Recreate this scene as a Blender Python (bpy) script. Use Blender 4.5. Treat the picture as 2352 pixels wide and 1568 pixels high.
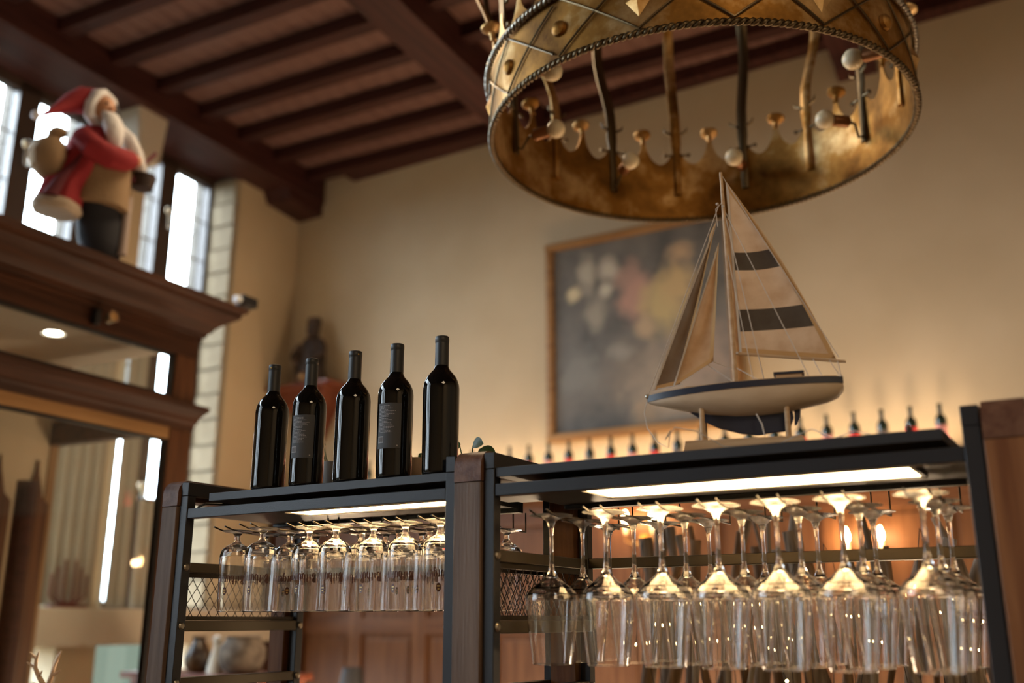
import bpy, bmesh, math, random
from math import sin, cos, radians, pi, sqrt, atan2
from mathutils import Vector, Matrix, Euler
S = bpy.context.scene
for o in list(bpy.data.objects): bpy.data.objects.remove(o)
COL = S.collection
EYE = 1.55                                   # camera height over the floor; everything is laid out from the eye and lifted by this at the end
random.seed(7)
YAW = radians(31.0); PITCH = 0.2731; RA = radians(3.5)

# ------------------------------------------------------------------ camera
cam = bpy.data.cameras.new('camera'); camo = bpy.data.objects.new('camera', cam); COL.objects.link(camo)
cam.sensor_width = 36.0; cam.lens = 35.0
camo.rotation_euler = (pi/2 + PITCH, 0, YAW)
camo.location = (0, 0, EYE)
cam.clip_start = 0.05; cam.clip_end = 200
cam.dof.use_dof = True; cam.dof.focus_distance = 2.32; cam.dof.aperture_fstop = 1.5; cam.dof.aperture_blades = 0
S.camera = camo
# ------------------------------------------------------------------ colour management
vs = S.view_settings; vs.view_transform = 'Standard'; vs.look = 'None'; vs.gamma = 1.0; vs.use_curve_mapping = False
vs.exposure = 0.95
try:
    c = S.cycles; c.use_denoising = True; c.max_bounces = 32; c.transmission_bounces = 32; c.glossy_bounces = 5; c.diffuse_bounces = 4
    c.transparent_max_bounces = 16; c.caustics_reflective = False; c.caustics_refractive = False; c.sample_clamp_indirect = 6.0; c.blur_glossy = 0.5
except Exception: pass
# ------------------------------------------------------------------ world: bright overcast sky
W = bpy.data.worlds.new('sky'); S.world = W; W.use_nodes = True; nt = W.node_tree; nt.nodes.clear()
wo = nt.nodes.new('ShaderNodeOutputWorld'); bg = nt.nodes.new('ShaderNodeBackground'); tc = nt.nodes.new('ShaderNodeTexCoord')
sp = nt.nodes.new('ShaderNodeSeparateXYZ'); rp = nt.nodes.new('ShaderNodeValToRGB')
nt.links.new(tc.outputs['Generated'], sp.inputs[0]); nt.links.new(sp.outputs['Z'], rp.inputs[0])
rp.color_ramp.elements[0].position = 0.0; rp.color_ramp.elements[0].color = (0.012, 0.015, 0.012, 1)
rp.color_ramp.elements[1].position = 0.06; rp.color_ramp.elements[1].color = (0.78, 0.89, 1.0, 1)
nt.links.new(rp.outputs[0], bg.inputs[0]); bg.inputs[1].default_value = 14.0
nt.links.new(bg.outputs[0], wo.inputs[0])
def area(name, loc, rot, sx, sy, col, power, portal=False):
    l = bpy.data.lights.new(name, 'AREA'); l.shape = 'RECTANGLE'; l.size = sx; l.size_y = sy; l.color = col; l.energy = power
    o = bpy.data.objects.new(name, l); o.location = loc; o.rotation_euler = rot; COL.objects.link(o)
    if portal: l.cycles.is_portal = True
    return o
def point(name, loc, col, power, r=0.03):
    l = bpy.data.lights.new(name, 'POINT'); l.color = col; l.energy = power; l.shadow_soft_size = r
    o = bpy.data.objects.new(name, l); o.location = loc; COL.objects.link(o); return o
def RP(x, y, z=0.0):                          # room frame -> world
    return Vector((x*cos(RA) - y*sin(RA), x*sin(RA) + y*cos(RA), z))
# daylight portals on the window openings of the left wall (lights sit in the openings)
WIN_GROUPS = [3.71 - 1.355*k for k in range(-1, 6)]      # first light of each pair; 5.065 is the far one
for g in WIN_GROUPS:
    area('sky_portal', RP(-6.17, g + 0.47, 1.95), (0, radians(-90), RA), 3.75, 0.95, (1, 1, 1), 1, True)
# warm light: ledge strip, overhead fills and a wall wash
WARM = (1.0, 0.70, 0.41)
area('ledge_strip_light', (-3.0, 6.33, 1.0), (radians(180), 0, 0), 4.6, 0.05, WARM, 27)
area('overhead_warm_fill', (2.4, -1.4, 3.3), (0, 0, 0), 1.6, 1.6, (1.0, 0.74, 0.46), 60)  # this and the next: unseen warm overhead fills without fixtures
area('overhead_warm_fill', (-3.2, 3.6, 3.35), (0, 0, 0), 0.9, 0.9, (1.0, 0.74, 0.46), 22)
for lx in (-4.3, -2.6, -0.9, 0.8): point('wall_wash_fill', (lx, 5.0, -.66), (1.0, .73, .46), 34, .12)  # added unseen fills that wash the lower back wall, no lamps there

# ------------------------------------------------------------------ materials
MATS = {}
def nm(name):
    m = bpy.data.materials.new(name); m.use_nodes = True; return m, m.node_tree, m.node_tree.nodes['Principled BSDF']
def pbr(name, col, rough=.5, metal=0., bump=0., scale=40., var=0., col2=None, spec=.5, coat=0., vscale=6., detail=4, stretch=(1,1,1)):
    if name in MATS: return MATS[name]
    m, t, b = nm(name); b.inputs['Base Color'].default_value = (*col, 1); b.inputs['Roughness'].default_value = rough
    b.inputs['Metallic'].default_value = metal; b.inputs['Specular IOR Level'].default_value = spec; b.inputs['Coat Weight'].default_value = coat
    if var or bump or col2:
        tc = t.nodes.new('ShaderNodeTexCoord'); mp = t.nodes.new('ShaderNodeMapping'); mp.inputs['Scale'].default_value = stretch
        t.links.new(tc.outputs['Object'], mp.inputs[0])
    if col2:
        n = t.nodes.new('ShaderNodeTexNoise'); n.inputs['Scale'].default_value = vscale; n.inputs['Detail'].default_value = detail
        r = t.nodes.new('ShaderNodeValToRGB'); r.color_ramp.elements[0].position = .35; r.color_ramp.elements[1].position = .68
        r.color_ramp.elements[0].color = (*col, 1); r.color_ramp.elements[1].color = (*col2, 1)
        t.links.new(mp.outputs[0], n.inputs[0]); t.links.new(n.outputs[0], r.inputs[0]); t.links.new(r.outputs[0], b.inputs['Base Color'])
    if bump:
        n = t.nodes.new('ShaderNodeTexNoise'); n.inputs['Scale'].default_value = scale; n.inputs['Detail'].default_value = 3
        bp = t.nodes.new('ShaderNodeBump'); bp.inputs['Strength'].default_value = bump; bp.inputs['Distance'].default_value = .01
        t.links.new(mp.outputs[0], n.inputs[0]); t.links.new(n.outputs[0], bp.inputs['Height']); t.links.new(bp.outputs[0], b.inputs['Normal'])
    MATS[name] = m; return m
def wood(name, c1, c2, rough=.5, axis='Z', scale=1., coat=0.):
    if name in MATS: return MATS[name]
    st = {'X': (.9, 14, 14), 'Y': (14, .9, 14), 'Z': (14, 14, .9)}[axis]
    m = pbr(name, c1, rough, spec=.25, col2=c2, vscale=2.2*scale, detail=6, stretch=st, bump=.12, scale=9*scale, coat=coat)
    return m
def emis(name, col, s):
    if name in MATS: return MATS[name]
    m, t, b = nm(name); b.inputs['Base Color'].default_value = (.8, .8, .8, 1); b.inputs['Emission Color'].default_value = (*col, 1); b.inputs['Emission Strength'].default_value = s
    MATS[name] = m; return m
def glass(name, col=(1, 1, 1), ior=1.45, rough=0.):
    if name in MATS: return MATS[name]
    m, t, b = nm(name); b.inputs['Base Color'].default_value = (*col, 1); b.inputs['Transmission Weight'].default_value = 1; b.inputs['IOR'].default_value = ior; b.inputs['Roughness'].default_value = rough
    MATS[name] = m; return m
def glass_dusty(name, z0):                                   # clear glass whose upturned foot is slightly dusty
    m = glass(name); t = m.node_tree; b = t.nodes['Principled BSDF']; tc = t.nodes.new('ShaderNodeTexCoord'); s = t.nodes.new('ShaderNodeSeparateXYZ'); mr = t.nodes.new('ShaderNodeMapRange')
    mr.inputs['From Min'].default_value = z0-.006; mr.inputs['From Max'].default_value = z0+.006; mr.inputs['To Min'].default_value = .0; mr.inputs['To Max'].default_value = .25
    t.links.new(tc.outputs['Object'], s.inputs[0]); t.links.new(s.outputs['Z'], mr.inputs['Value']); t.links.new(mr.outputs[0], b.inputs['Roughness']); return m
def pane_mat(name, tint=(.95, .97, .97)):
    if name in MATS: return MATS[name]
    m = bpy.data.materials.new(name); m.use_nodes = True; t = m.node_tree; t.nodes.clear()
    o = t.nodes.new('ShaderNodeOutputMaterial'); mx = t.nodes.new('ShaderNodeMixShader'); tr = t.nodes.new('ShaderNodeBsdfTransparent'); gl = t.nodes.new('ShaderNodeBsdfGlossy')
    fr = t.nodes.new('ShaderNodeFresnel'); fr.inputs[0].default_value = 1.45; tr.inputs[0].default_value = (*tint, 1); gl.inputs['Roughness'].default_value = .01
    ge = t.nodes.new('ShaderNodeNewGeometry'); mr = t.nodes.new('ShaderNodeMapRange'); mr.inputs['To Min'].default_value = 1.45; mr.inputs['To Max'].default_value = 1/1.45
    t.links.new(ge.outputs['Backfacing'], mr.inputs['Value']); t.links.new(mr.outputs[0], fr.inputs[0])   # same reflectance on both faces of the pane
    t.links.new(fr.outputs[0], mx.inputs[0]); t.links.new(tr.outputs[0], mx.inputs[1]); t.links.new(gl.outputs[0], mx.inputs[2]); t.links.new(mx.outputs[0], o.inputs[0])
    MATS[name] = m; return m
PLASTER = pbr('plaster_cream', (.49, .39, .26), .9, col2=(.56, .455, .315), vscale=1.3, bump=.15, scale=14)
PLAST_G = pbr('plaster_reveal', (.50, .44, .36), .9, bump=.1, scale=20)
STONE = pbr('stone_block', (.27, .205, .125), .9, col2=(.36, .285, .185), vscale=7, bump=.2, scale=30)
OSTONE = pbr('outer_stone', (.10, .085, .07), .9, col2=(.15, .13, .11), vscale=6)
MORTAR = pbr('mortar', (.25, .22, .18), .95)
BEAMW = wood('beam_wood', (.030, .009, .008), (.062, .020, .016), .5, 'Y')
JOISTW = wood('joist_wood', (.026, .008, .007), (.055, .018, .014), .5, 'X')
PLANKW = wood('plank_wood', (.115, .056, .045), (.20, .112, .092), .42, 'Y')
PANELW = wood('panelling_wood', (.095, .038, .015), (.17, .078, .034), .45, 'Z')
PANELX = wood('panelling_rail_wood', (.09, .036, .015), (.155, .07, .032), .45, 'X')
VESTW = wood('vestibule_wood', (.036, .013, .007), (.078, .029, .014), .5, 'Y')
VESTZ = wood('vestibule_stile_wood', (.065, .024, .010), (.13, .052, .022), .4, 'Z')
DRESSW = wood('dresser_wood', (.12, .03, .015), (.2, .06, .03), .4, 'X')
WALNUT = wood('walnut_post', (.085, .052, .036), (.145, .095, .067), .5, 'Z', 1.6)
WALNUTY = wood('walnut_rail', (.085, .035, .02), (.15, .075, .045), .42, 'Y', 1.6)
CHERRY_LIT = wood('cherry_and_lit_walnut', (.12, .042, .014), (.20, .085, .032), .5, 'Z', 1.6)  # redder wood of the right post; back posts: walnut with LED glow painted in
LIGHTW = wood('pale_pine', (.42, .27, .15), (.56, .40, .25), .55, 'X', 2)
FRAMEW = pbr('window_frame_wood', (.05, .03, .022), .5)
BLACKM = pbr('black_steel', (.020, .020, .023), .42, .3, bump=.06, scale=300, spec=.4)
DARKM = pbr('shelf_plate_steel', (.022, .022, .025), .5, .3)
BRONZE = pbr('bronze_brushed_steel', (.07, .055, .035), .4, .7)
WIRE = pbr('black_wire', (.03, .022, .015), .35, .7)
LED = emis('warm_led_panel', (1.0, .64, .28), 11.0)
CLEAR = glass('clear_glass')
BOTTLE = pbr('dark_bottle_glass', (.004, .0035, .003), .05, spec=.34)
CAPS = pbr('black_capsule', (.012, .013, .014), .5, bump=.05, scale=200)
GREENB = pbr('green_bottle_glass', (.008, .02, .012), .12, spec=.7)
PANE = pane_mat('window_pane_glass')
BRASS = None
def brass():
    m, t, b = nm('aged_brass'); b.inputs['Metallic'].default_value = .95; b.inputs['Roughness'].default_value = .34
    tc = t.nodes.new('ShaderNodeTexCoord'); n = t.nodes.new('ShaderNodeTexNoise'); n.inputs['Scale'].default_value = 3.2; n.inputs['Detail'].default_value = 8; n.inputs['Roughness'].default_value = .62
    r = t.nodes.new('ShaderNodeValToRGB'); e = r.color_ramp.elements
    e[0].position = .30; e[0].color = (.060, .022, .005, 1); e[1].position = .64; e[1].color = (.78, .55, .27, 1)
    q = r.color_ramp.elements.new(.5); q.color = (.34, .165, .036, 1)
    r2 = t.nodes.new('ShaderNodeValToRGB'); r2.color_ramp.elements[0].position = .3; r2.color_ramp.elements[0].color = (.62, .62, .62, 1); r2.color_ramp.elements[1].position = .7; r2.color_ramp.elements[1].color = (.42, .42, .42, 1)
    bp = t.nodes.new('ShaderNodeBump'); bp.inputs['Strength'].default_value = .25; bp.inputs['Distance'].default_value = .02
    n2 = t.nodes.new('ShaderNodeTexNoise'); n2.inputs['Scale'].default_value = 9; n2.inputs['Detail'].default_value = 3
    L = t.links.new
    L(tc.outputs['Object'], n.inputs[0]); L(n.outputs[0], r.inputs[0]); L(r.outputs[0], b.inputs['Base Color']); L(n.outputs[0], r2.inputs[0]); L(r2.outputs[0], b.inputs['Roughness'])
    L(tc.outputs['Object'], n2.inputs[0]); L(n2.outputs[0], bp.inputs['Height']); L(bp.outputs[0], b.inputs['Normal'])
    return m
BRASS = brass()
IRON = pbr('dark_iron', (.12, .085, .045), .38, .9)
PEWTER = pbr('bright_iron', (.30, .27, .22), .3, .9)

# ------------------------------------------------------------------ mesh helpers
class MB:
    def __init__(s): s.v = []; s.f = []
    def add(s, vs, fs, M=None):
        n = len(s.v)
        for p in vs:
            p = Vector(p); s.v.append(tuple(M @ p) if M else tuple(p))
        s.f += [tuple(i+n for i in f) for f in fs]; return s
    def box(s, x0, x1, y0, y1, z0, z1, M=None):
        return s.add([(x0,y0,z0),(x1,y0,z0),(x1,y1,z0),(x0,y1,z0),(x0,y0,z1),(x1,y0,z1),(x1,y1,z1),(x0,y1,z1)],
              [(0,3,2,1),(4,5,6,7),(0,1,5,4),(1,2,6,5),(2,3,7,6),(3,0,4,7)], M)
    def lathe(s, prof, n=32, M=None, closed=False):          # prof: (r,z) from one axis end to the other
        vs = []; idx = []
        for r, z in prof:
            if r < 1e-6: idx.append([len(vs)]); vs.append((0, 0, z))
            else:
                idx.append(list(range(len(vs), len(vs)+n))); vs += [(r*cos(2*pi*k/n), r*sin(2*pi*k/n), z) for k in range(n)]
        fs = []
        for a, b in zip(idx, idx[1:]):
            for k in range(n):
                k2 = (k+1) % n
                if len(a) == 1 and len(b) == 1: continue
                if len(a) == 1: fs.append((a[0], b[k2], b[k]))
                elif len(b) == 1: fs.append((a[k], a[k2], b[0]))
                else: fs.append((a[k], a[k2], b[k2], b[k]))
        return s.add(vs, fs, M)
    def tube(s, pts, r, n=8, M=None, closed=False):
        P = [Vector(p) for p in pts]; m = len(P); R = r if isinstance(r, (list, tuple)) else [r]*m
        vs = []; fs = []; up = None
        for i, p in enumerate(P):
            if closed: d = P[(i+1) % m] - P[i-1]
            else: d = P[min(i+1, m-1)] - P[max(i-1, 0)]
            d = d.normalized() if d.length > 1e-9 else Vector((0, 0, 1))
            if up is None: up = d.orthogonal().normalized()
            up = (up - d*up.dot(d)); up = up.normalized() if up.length > 1e-6 else d.orthogonal().normalized()
            w = d.cross(up)
            vs += [tuple(p + (up*cos(2*pi*k/n) + w*sin(2*pi*k/n))*R[i]) for k in range(n)]
        for i in range(m if closed else m-1):
            a = i*n; b = ((i+1) % m)*n
            fs += [(a+k, a+(k+1) % n, b+(k+1) % n, b+k) for k in range(n)]
        if not closed: fs += [tuple(range(n))[::-1], tuple(range((m-1)*n, m*n))]
        return s.add(vs, fs, M)
    def loft(s, rings, M=None, cap=True):
        n = len(rings[0]); vs = [p for r in rings for p in r]; fs = []
        for i in range(len(rings)-1):
            a = i*n; b = a+n
            fs += [(a+k, a+(k+1) % n, b+(k+1) % n, b+k) for k in range(n)]
        if cap: fs += [tuple(range(n))[::-1], tuple(range((len(rings)-1)*n, len(rings)*n))]
        return s.add(vs, fs, M)
    def prism(s, poly, h0, h1, plane='XZ', M=None):          # outline extruded along the third axis
        n = len(poly)
        if plane == 'XZ': a = [(x, h0, z) for x, z in poly]; b = [(x, h1, z) for x, z in poly]
        elif plane == 'YZ': a = [(h0, x, z) for x, z in poly]; b = [(h1, x, z) for x, z in poly]
        else: a = [(x, z, h0) for x, z in poly]; b = [(x, z, h1) for x, z in poly]
        return s.add(a+b, [tuple(range(n))[::-1], tuple(range(n, 2*n))] + [(k, (k+1) % n, n+(k+1) % n, n+k) for k in range(n)], M)
    def ball(s, c, r, n=12, M=None, sc=(1, 1, 1)):
        m = n//2; pr = [(r*sin(pi*i/m), -r*cos(pi*i/m)) for i in range(m+1)]; pr[0] = (0, -r); pr[-1] = (0, r)
        T = Matrix.Translation(c) @ Matrix.Diagonal((*sc, 1)); T = (M @ T) if M else T
        return s.lathe(pr, n, T)
    def mesh(s, name, mat, smooth=35):
        me = bpy.data.meshes.new(name); me.from_pydata(s.v, [], s.f); me.validate()
        bm = bmesh.new(); bm.from_mesh(me); bmesh.ops.recalc_face_normals(bm, faces=bm.faces); bm.to_mesh(me); bm.free()
        if mat: me.materials.append(mat)
        if smooth:
            me.shade_smooth(); me.set_sharp_from_angle(angle=radians(smooth))
        return me
    def build(s, name, mat, parent=None, loc=(0, 0, 0), rz=0., smooth=35, bevel=0.):
        o = bpy.data.objects.new(name, s.mesh(name, mat, smooth)); COL.objects.link(o)
        if parent is not None: o.parent = parent
        o.location = loc; o.rotation_euler = (0, 0, rz)
        if bevel:
            b = o.modifiers.new('Bevel', 'BEVEL'); b.width = bevel; b.segments = 2; b.limit_method = 'ANGLE'; b.harden_normals = False
        return o
def obj(name, me, parent=None, loc=(0, 0, 0), rot=(0, 0, 0)):
    o = bpy.data.objects.new(name, me); COL.objects.link(o); o.location = loc; o.rotation_euler = rot
    if parent is not None: o.parent = parent
    return o
def thing(name, label, cat, loc=(0, 0, 0), rz=0., group=None):
    o = bpy.data.objects.new(name, None); COL.objects.link(o); o.location = loc; o.rotation_euler = (0, 0, rz); o.empty_display_size = .1
    return tag(o, label, cat, group)
def tag(o, label, cat, group=None):
    o['label'] = label; o['category'] = cat
    if group: o['group'] = group
    return o
def struct(o): o['kind'] = 'structure'; return o
def dup(o, loc=None, label=None, rz=None, parent=None):
    c = o.copy(); COL.objects.link(c)
    if parent is not None: c.parent = parent
    for ch in [x for x in KIDS.get(o.name, [])]: dup(ch, parent=c)
    if loc is not None: c.location = loc
    if rz is not None: c.rotation_euler[2] = rz
    if label: c['label'] = label
    return c
KIDS = {}
def freeze_kids(o):
    def rec(p):
        KIDS[p.name] = [x for x in bpy.data.objects if x.parent is p]
        for x in KIDS[p.name]: rec(x)
    rec(o)
def rot_between(d):                                           # matrix turning +Z onto d
    return Vector((0, 0, 1)).rotation_difference(Vector(d).normalized()).to_matrix().to_4x4()

# ================================================================== THE ROOM
FL = -EYE; CE = 4.0
struct(MB().box(-6.9, 5.5, -6, 7, FL-.1, FL).build('floor', pbr('oak_floor', (.22, .13, .07), .4, col2=(.3, .19, .11), vscale=2, stretch=(1, 9, 1))))
struct(MB().box(-6.62, 5.5, 6.5, 6.75, FL, CE+.3).build('wall_back', PLASTER, smooth=0))
struct(MB().box(4.0, 4.25, -5.2, 8, FL, CE+.3).build('wall_right', PLASTER, rz=RA, smooth=0))
struct(MB().box(-6.3, 4.2, -5.25, -5.0, FL, CE+.3).build('wall_front', PLASTER, rz=RA, smooth=0))
# left wall with its band of window openings, z 0.08 .. 3.80, and lower lights under the sill band
WX0, WX1 = -6.24, -5.86
def opening_list():
    return [(g-.02, g+1.01) for g in WIN_GROUPS]
ops = sorted(opening_list()); wl = MB(); y = -5.2
for a, b in ops:
    wl.box(WX0, WX1, y, a, FL, CE+.3); y = b
wl.box(WX0, WX1, y, 7.1, FL, CE+.3)
for a, b in ops:
    wl.box(WX0, WX1, a, b, 3.82, CE+.3); wl.box(WX0, WX1, a, b, -.16, .08); wl.box(WX0, WX1, a, b, FL, -1.0)
struct(wl.build('wall_left', PLASTER, rz=RA, smooth=0))
# stone-block jamb beside the far window (inner reveal)
k = struct(MB().box(-6.145, -5.875, 6.06, 6.075, .08, 3.8).build('trim_1', MORTAR, rz=RA, smooth=0))
blk = MB().box(-.13, .13, -.03, .0, .006, .204).mesh('block', STONE, 0)
for i in range(17): obj('stone_block', blk, k, (-6.01, 6.063 - .004*(i % 2), .10 + .215*i))
# windows: one structure object per opening
rail_me = None
for gi, g in enumerate(sorted(WIN_GROUPS, reverse=True)):
    wn = MB()
    L0, L1, L2, L3 = g, g+.38, g+.555, g+.935
    for a, b in ((g-.02, L0), (L1, L2), (L3, g+1.01)): wn.box(-6.23, -6.15, a, b, .08, 3.82)
    wn.box(-6.23, -6.15, L0, L3, 3.72, 3.82); wn.box(-6.23, -6.15, L0, L3, .08, .14)
    w = struct(wn.build('window_%d' % (gi+1), FRAMEW, rz=RA, smooth=0))
    for a, b in ((L0, L1), (L2, L3)):
        MB().box(-6.20, -6.195, a, b, .14, 3.72).build('pane', PANE, w, smooth=0)
        for z in [.5+.36*i for i in range(9)]: MB().box(-6.205, -6.19, a, b, z-.004, z+.004).build('glazing_bar', MORTAR, w, smooth=0)
        MB().box(-6.205, -6.19, (a+b)/2-.004, (a+b)/2+.004, .14, 3.72).build('glazing_bar', MORTAR, w, smooth=0)
        MB().box(-6.20, -6.195, a, b, -1.0, -.16).build('pane', PANE, w, smooth=0)
    for a in (L1, L3):                                          # outer stone mullions seen through the panes, in courses
        for i in range(14): MB().box(-6.345 if i > 5 else -6.262, -6.245, a, a + (.175 if a == L1 else .38), .08+.27*i, .08+.27*i+.262).build('stone_block', OSTONE, w, smooth=0)
    for z in (3.30, 1.0):
        h = MB().tube([(-6.15, (L1+L2)/2, z), (-6.11, (L1+L2)/2, z), (-6.10, (L1+L2)/2, z-.02), (-6.10, (L1+L2)/2, z-.17)], [.016, .018, .022, .016], 8)
        h.ball((-6.12, (L1+L2)/2, z), .040, 10).build('window_handle', pbr('handle_brass', (.75, .62, .45), .25, .9), w)
struct(MB().box(-5.90, -5.60, -4.9, 6.85, -.16, .08).build('trim_2', PLAST_G, rz=RA, smooth=0, bevel=.01))      # sill band
# ceiling: boards, joists, beams
cl = struct(MB().box(-6.3, 4.3, -5.2, 7.3, CE+.03, CE+.2).build('ceiling', JOISTW, rz=RA, smooth=0))
pk = MB().box(0, .148, -5.1, 7.2, 0, .026).mesh('plank', PLANKW, 0)
for i in range(66): obj('plank', pk, cl, (-5.9 + .15*i, 0, CE + .003*(i % 3)))
jm = MB().box(-5.6, 4.0, -.055, .055, -.105, 0).mesh('joist', JOISTW, 0)
for i in range(26): obj('joist', jm, cl, (0, 6.62 - .445*i, CE))
for x0, x1, z0 in ((-5.9, -5.55, -.25), (-3.42, -3.12, -.28), (-.86, -.56, -.28), (1.7, 2.0, -.28)):
    MB().box(x0, x1, -5.1, 7.0, CE+z0, CE+.01).build('beam', BEAMW, cl, smooth=0, bevel=.008)
    MB().prism([(6.35, CE+z0+.02), (6.42, CE+z0-.10), (7.0, CE+z0-.12), (7.0, CE+z0+.02)], x0+.02, x1-.02, 'YZ').build('corbel', BEAMW, cl, smooth=0)
wt = MB().box(-5.6, 4.0, 6.37, 6.52, CE-.10, CE+.02); struct(wt.build('trim_3', BEAMW, smooth=0))
struct(MB().box(-5.87, -5.835, -4.9, 6.06, 3.80, CE+.02).build('trim_6', BEAMW, rz=RA, smooth=0))
struct(MB().box(-6.15, -5.845, -4.9, 6.06, 3.795, 3.825).build('trim_7', BEAMW, rz=RA, smooth=0))
# plaster bracket between the two far window pairs
struct(MB().prism([(4.70, 3.78), (5.0, 3.78), (4.95, 3.35), (4.75, 3.35)], -5.86, -5.62, 'YZ').build('trim_4', PLAST_G, rz=RA, smooth=0, bevel=.02))
# panelling on the back wall with a ledge
pn = struct(MB().box(-6.2, 3.9, 6.44, 6.5, FL, .90).build('trim_5', PANELW, smooth=0))
MB().box(-6.2, 3.9, 6.26, 6.5, .915, .955).build('ledge', PANELX, pn, smooth=0, bevel=.008)
MB().prism([(6.5, .80), (6.42, .80), (6.40, .84), (6.33, .89), (6.31, .915), (6.5, .915)], -6.2, 3.9, 'YZ').build('cornice', PANELX, pn)
for z0, z1 in ((.66, .80), (-.10, .02), (FL, FL+.2)): MB().box(-6.2, 3.9, 6.415, 6.44, z0, z1).build('rail', PANELX, pn, smooth=0, bevel=.004)
st = MB().box(-.06, .06, 6.412, 6.44, FL+.2, .66).mesh('stile', PANELW, 0)
MB().box(-6.18, -5.86, 6.30, 6.45, FL, .90).build('pilaster', wood('dark_pilaster', (.03, .009, .006), (.06, .02, .012)), pn, smooth=0, bevel=.006)
pl = MB().prism([(-.235, 0), (.235, 0), (.235, 1), (-.235, 1)], 0, .012, 'XZ')
for i in range(16):
    x = -5.94 + .63*i
    obj('stile', st, pn, (x, 0, 0))
    for z0, z1 in ((.05, .63), (-1.3, -.14)):
        MB().box(x+.10, x+.53, 6.428, 6.44, z0, z1).build('panel', PANELW, pn, smooth=0, bevel=.006)

# ================================================================== THE RACK
YF, YB = 1.75, 2.15
rack = thing('bar_rack', 'black steel and walnut hanging-glass shelf rack standing on the bar counter', 'rack', (-1.13, 1.95, -.62))
def rk(mb, name, mat, parent=None, bevel=0., smooth=35):
    o = mb.build(name, mat, parent if parent is not None else rack, smooth=smooth, bevel=bevel)
    if parent is None: o.location = (1.13, -1.95, .62)
    return o
ZB, ZT = -.62, .338
def round_cap(x0, x1):                                         # walnut top rail with rounded front and back corners
    r = .035; pts = []
    t = .055; y0, y1 = YF-.012, YB+.055
    for a in range(0, 7): an = pi - a*(pi/2)/6; pts.append((y0+r + r*cos(an), ZT+.008-r + r*sin(an)))
    for a in range(0, 7): an = pi/2 - a*(pi/2)/6; pts.append((y1-r + r*cos(an), ZT+.008-r + r*sin(an)))
    pts += [(y1, ZT-.058), (y1-t, ZT-.058), (y1-t, ZT-.045), (y0+t, ZT-.045), (y0+t, ZT-.058), (y0, ZT-.058)]
    return MB().prism(pts, x0, x1, 'YZ')
def end_frame(steels, wx0, wx1):
    for y0, y1 in ((YF-.012, YF+.043), (YB, YB+.055)):
        rk(MB().box(wx0, wx1, y0, y1, ZB, ZT-.0595), 'wooden_post', WALNUT if (y0 < 1.9 and wx0 < -.5) else CHERRY_LIT, bevel=.002)
    rk(round_cap(wx0, wx1), 'wooden_top_rail', WALNUTY)
    for sx0, sx1 in steels:
        rk(MB().box(sx0, sx1, YF-.004, YF+.022, ZB, ZT-.0342), 'steel_post', BLACKM, bevel=.0015)
        rk(MB().box(sx0, sx1, YB+.018, YB+.044, ZB, ZT-.0342), 'steel_post', BLACKM, bevel=.0015)
        rk(MB().box(sx0, sx1, YF-.004, YB+.044, ZT-.034, ZT), 'steel_top_bar', BLACKM, bevel=.0015)
end_frame([(-2.030, -2.004)], -2.088, -2.033)
end_frame([(-1.214, -1.190), (-1.117, -1.092)], -1.187, -1.120)
end_frame([(-.196, -.168), (-.098, -.072)], -.165, -.100)
# side bars, bolts and mesh panels in the end frames
def diamond_mesh(x, y0, y1, z0, z1, w=.030, h=.040):
    m = MB(); r = .0011; sl = h/w
    def clip(ya, za, d):                                       # segment through (ya,za) direction slope d, clipped
        pts = []
        for yy in (y0, y1):
            z = za + d*(yy-ya)
            if z0 <= z <= z1: pts.append((yy, z))
        for zz in (z0, z1):
            yy = ya + (zz-za)/d
            if y0 < yy < y1: pts.append((yy, zz))
        return pts[:2] if len(pts) >= 2 else None
    n = int(((y1-y0)*sl + (z1-z0))/h) + 2
    for i in range(n):
        for d, a in ((sl, (y0, z1 - i*h)), (-sl, (y0, z0 + i*h))):
            p = clip(a[0], a[1], d)
            if p: m.tube([(x, p[0][0], p[0][1]), (x, p[1][0], p[1][1])], r, 5)
    return m
for x0, x1, xin in ((-2.029, -2.005, -1), (-1.213, -1.191, -1), (-1.116, -1.093, 1), (-.195, -.170, -1)):
    for z0, z1 in ((.116, .140), (-.026, .000), (-.158, -.134)):
        rk(MB().box(x0, x1, YF+.022, YB+.018, z0, z1), 'side_bar', BRONZE, bevel=.0015)
        for yy in (YF+.009, YB+.031):
            for sx in ((x1,) if x1 != -1.191 else (x0,)):
                d = 1 if sx == x1 else -1
                b = MB().lathe([(0, 0), (.009, 0), (.009, .003), (.006, .006), (0, .007)], 12, Matrix.Translation((sx, yy, (z0+z1)/2)) @ Matrix.Rotation(radians(90*d), 4, 'Y'))
                rk(b, 'bolt', PEWTER)
    xm = (x0+x1)/2
    p = rk(diamond_mesh(xm, YF+.026, YB+.014, .006, .112), 'mesh_panel', WIRE)
    fr = MB().box(xm-.004, xm+.004, YF+.022, YB+.018, .104, .1155).box(xm-.004, xm+.004, YF+.022, YB+.018, .0005, .010)
    q = fr.build('mesh_frame', WIRE, p, smooth=0)
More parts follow.
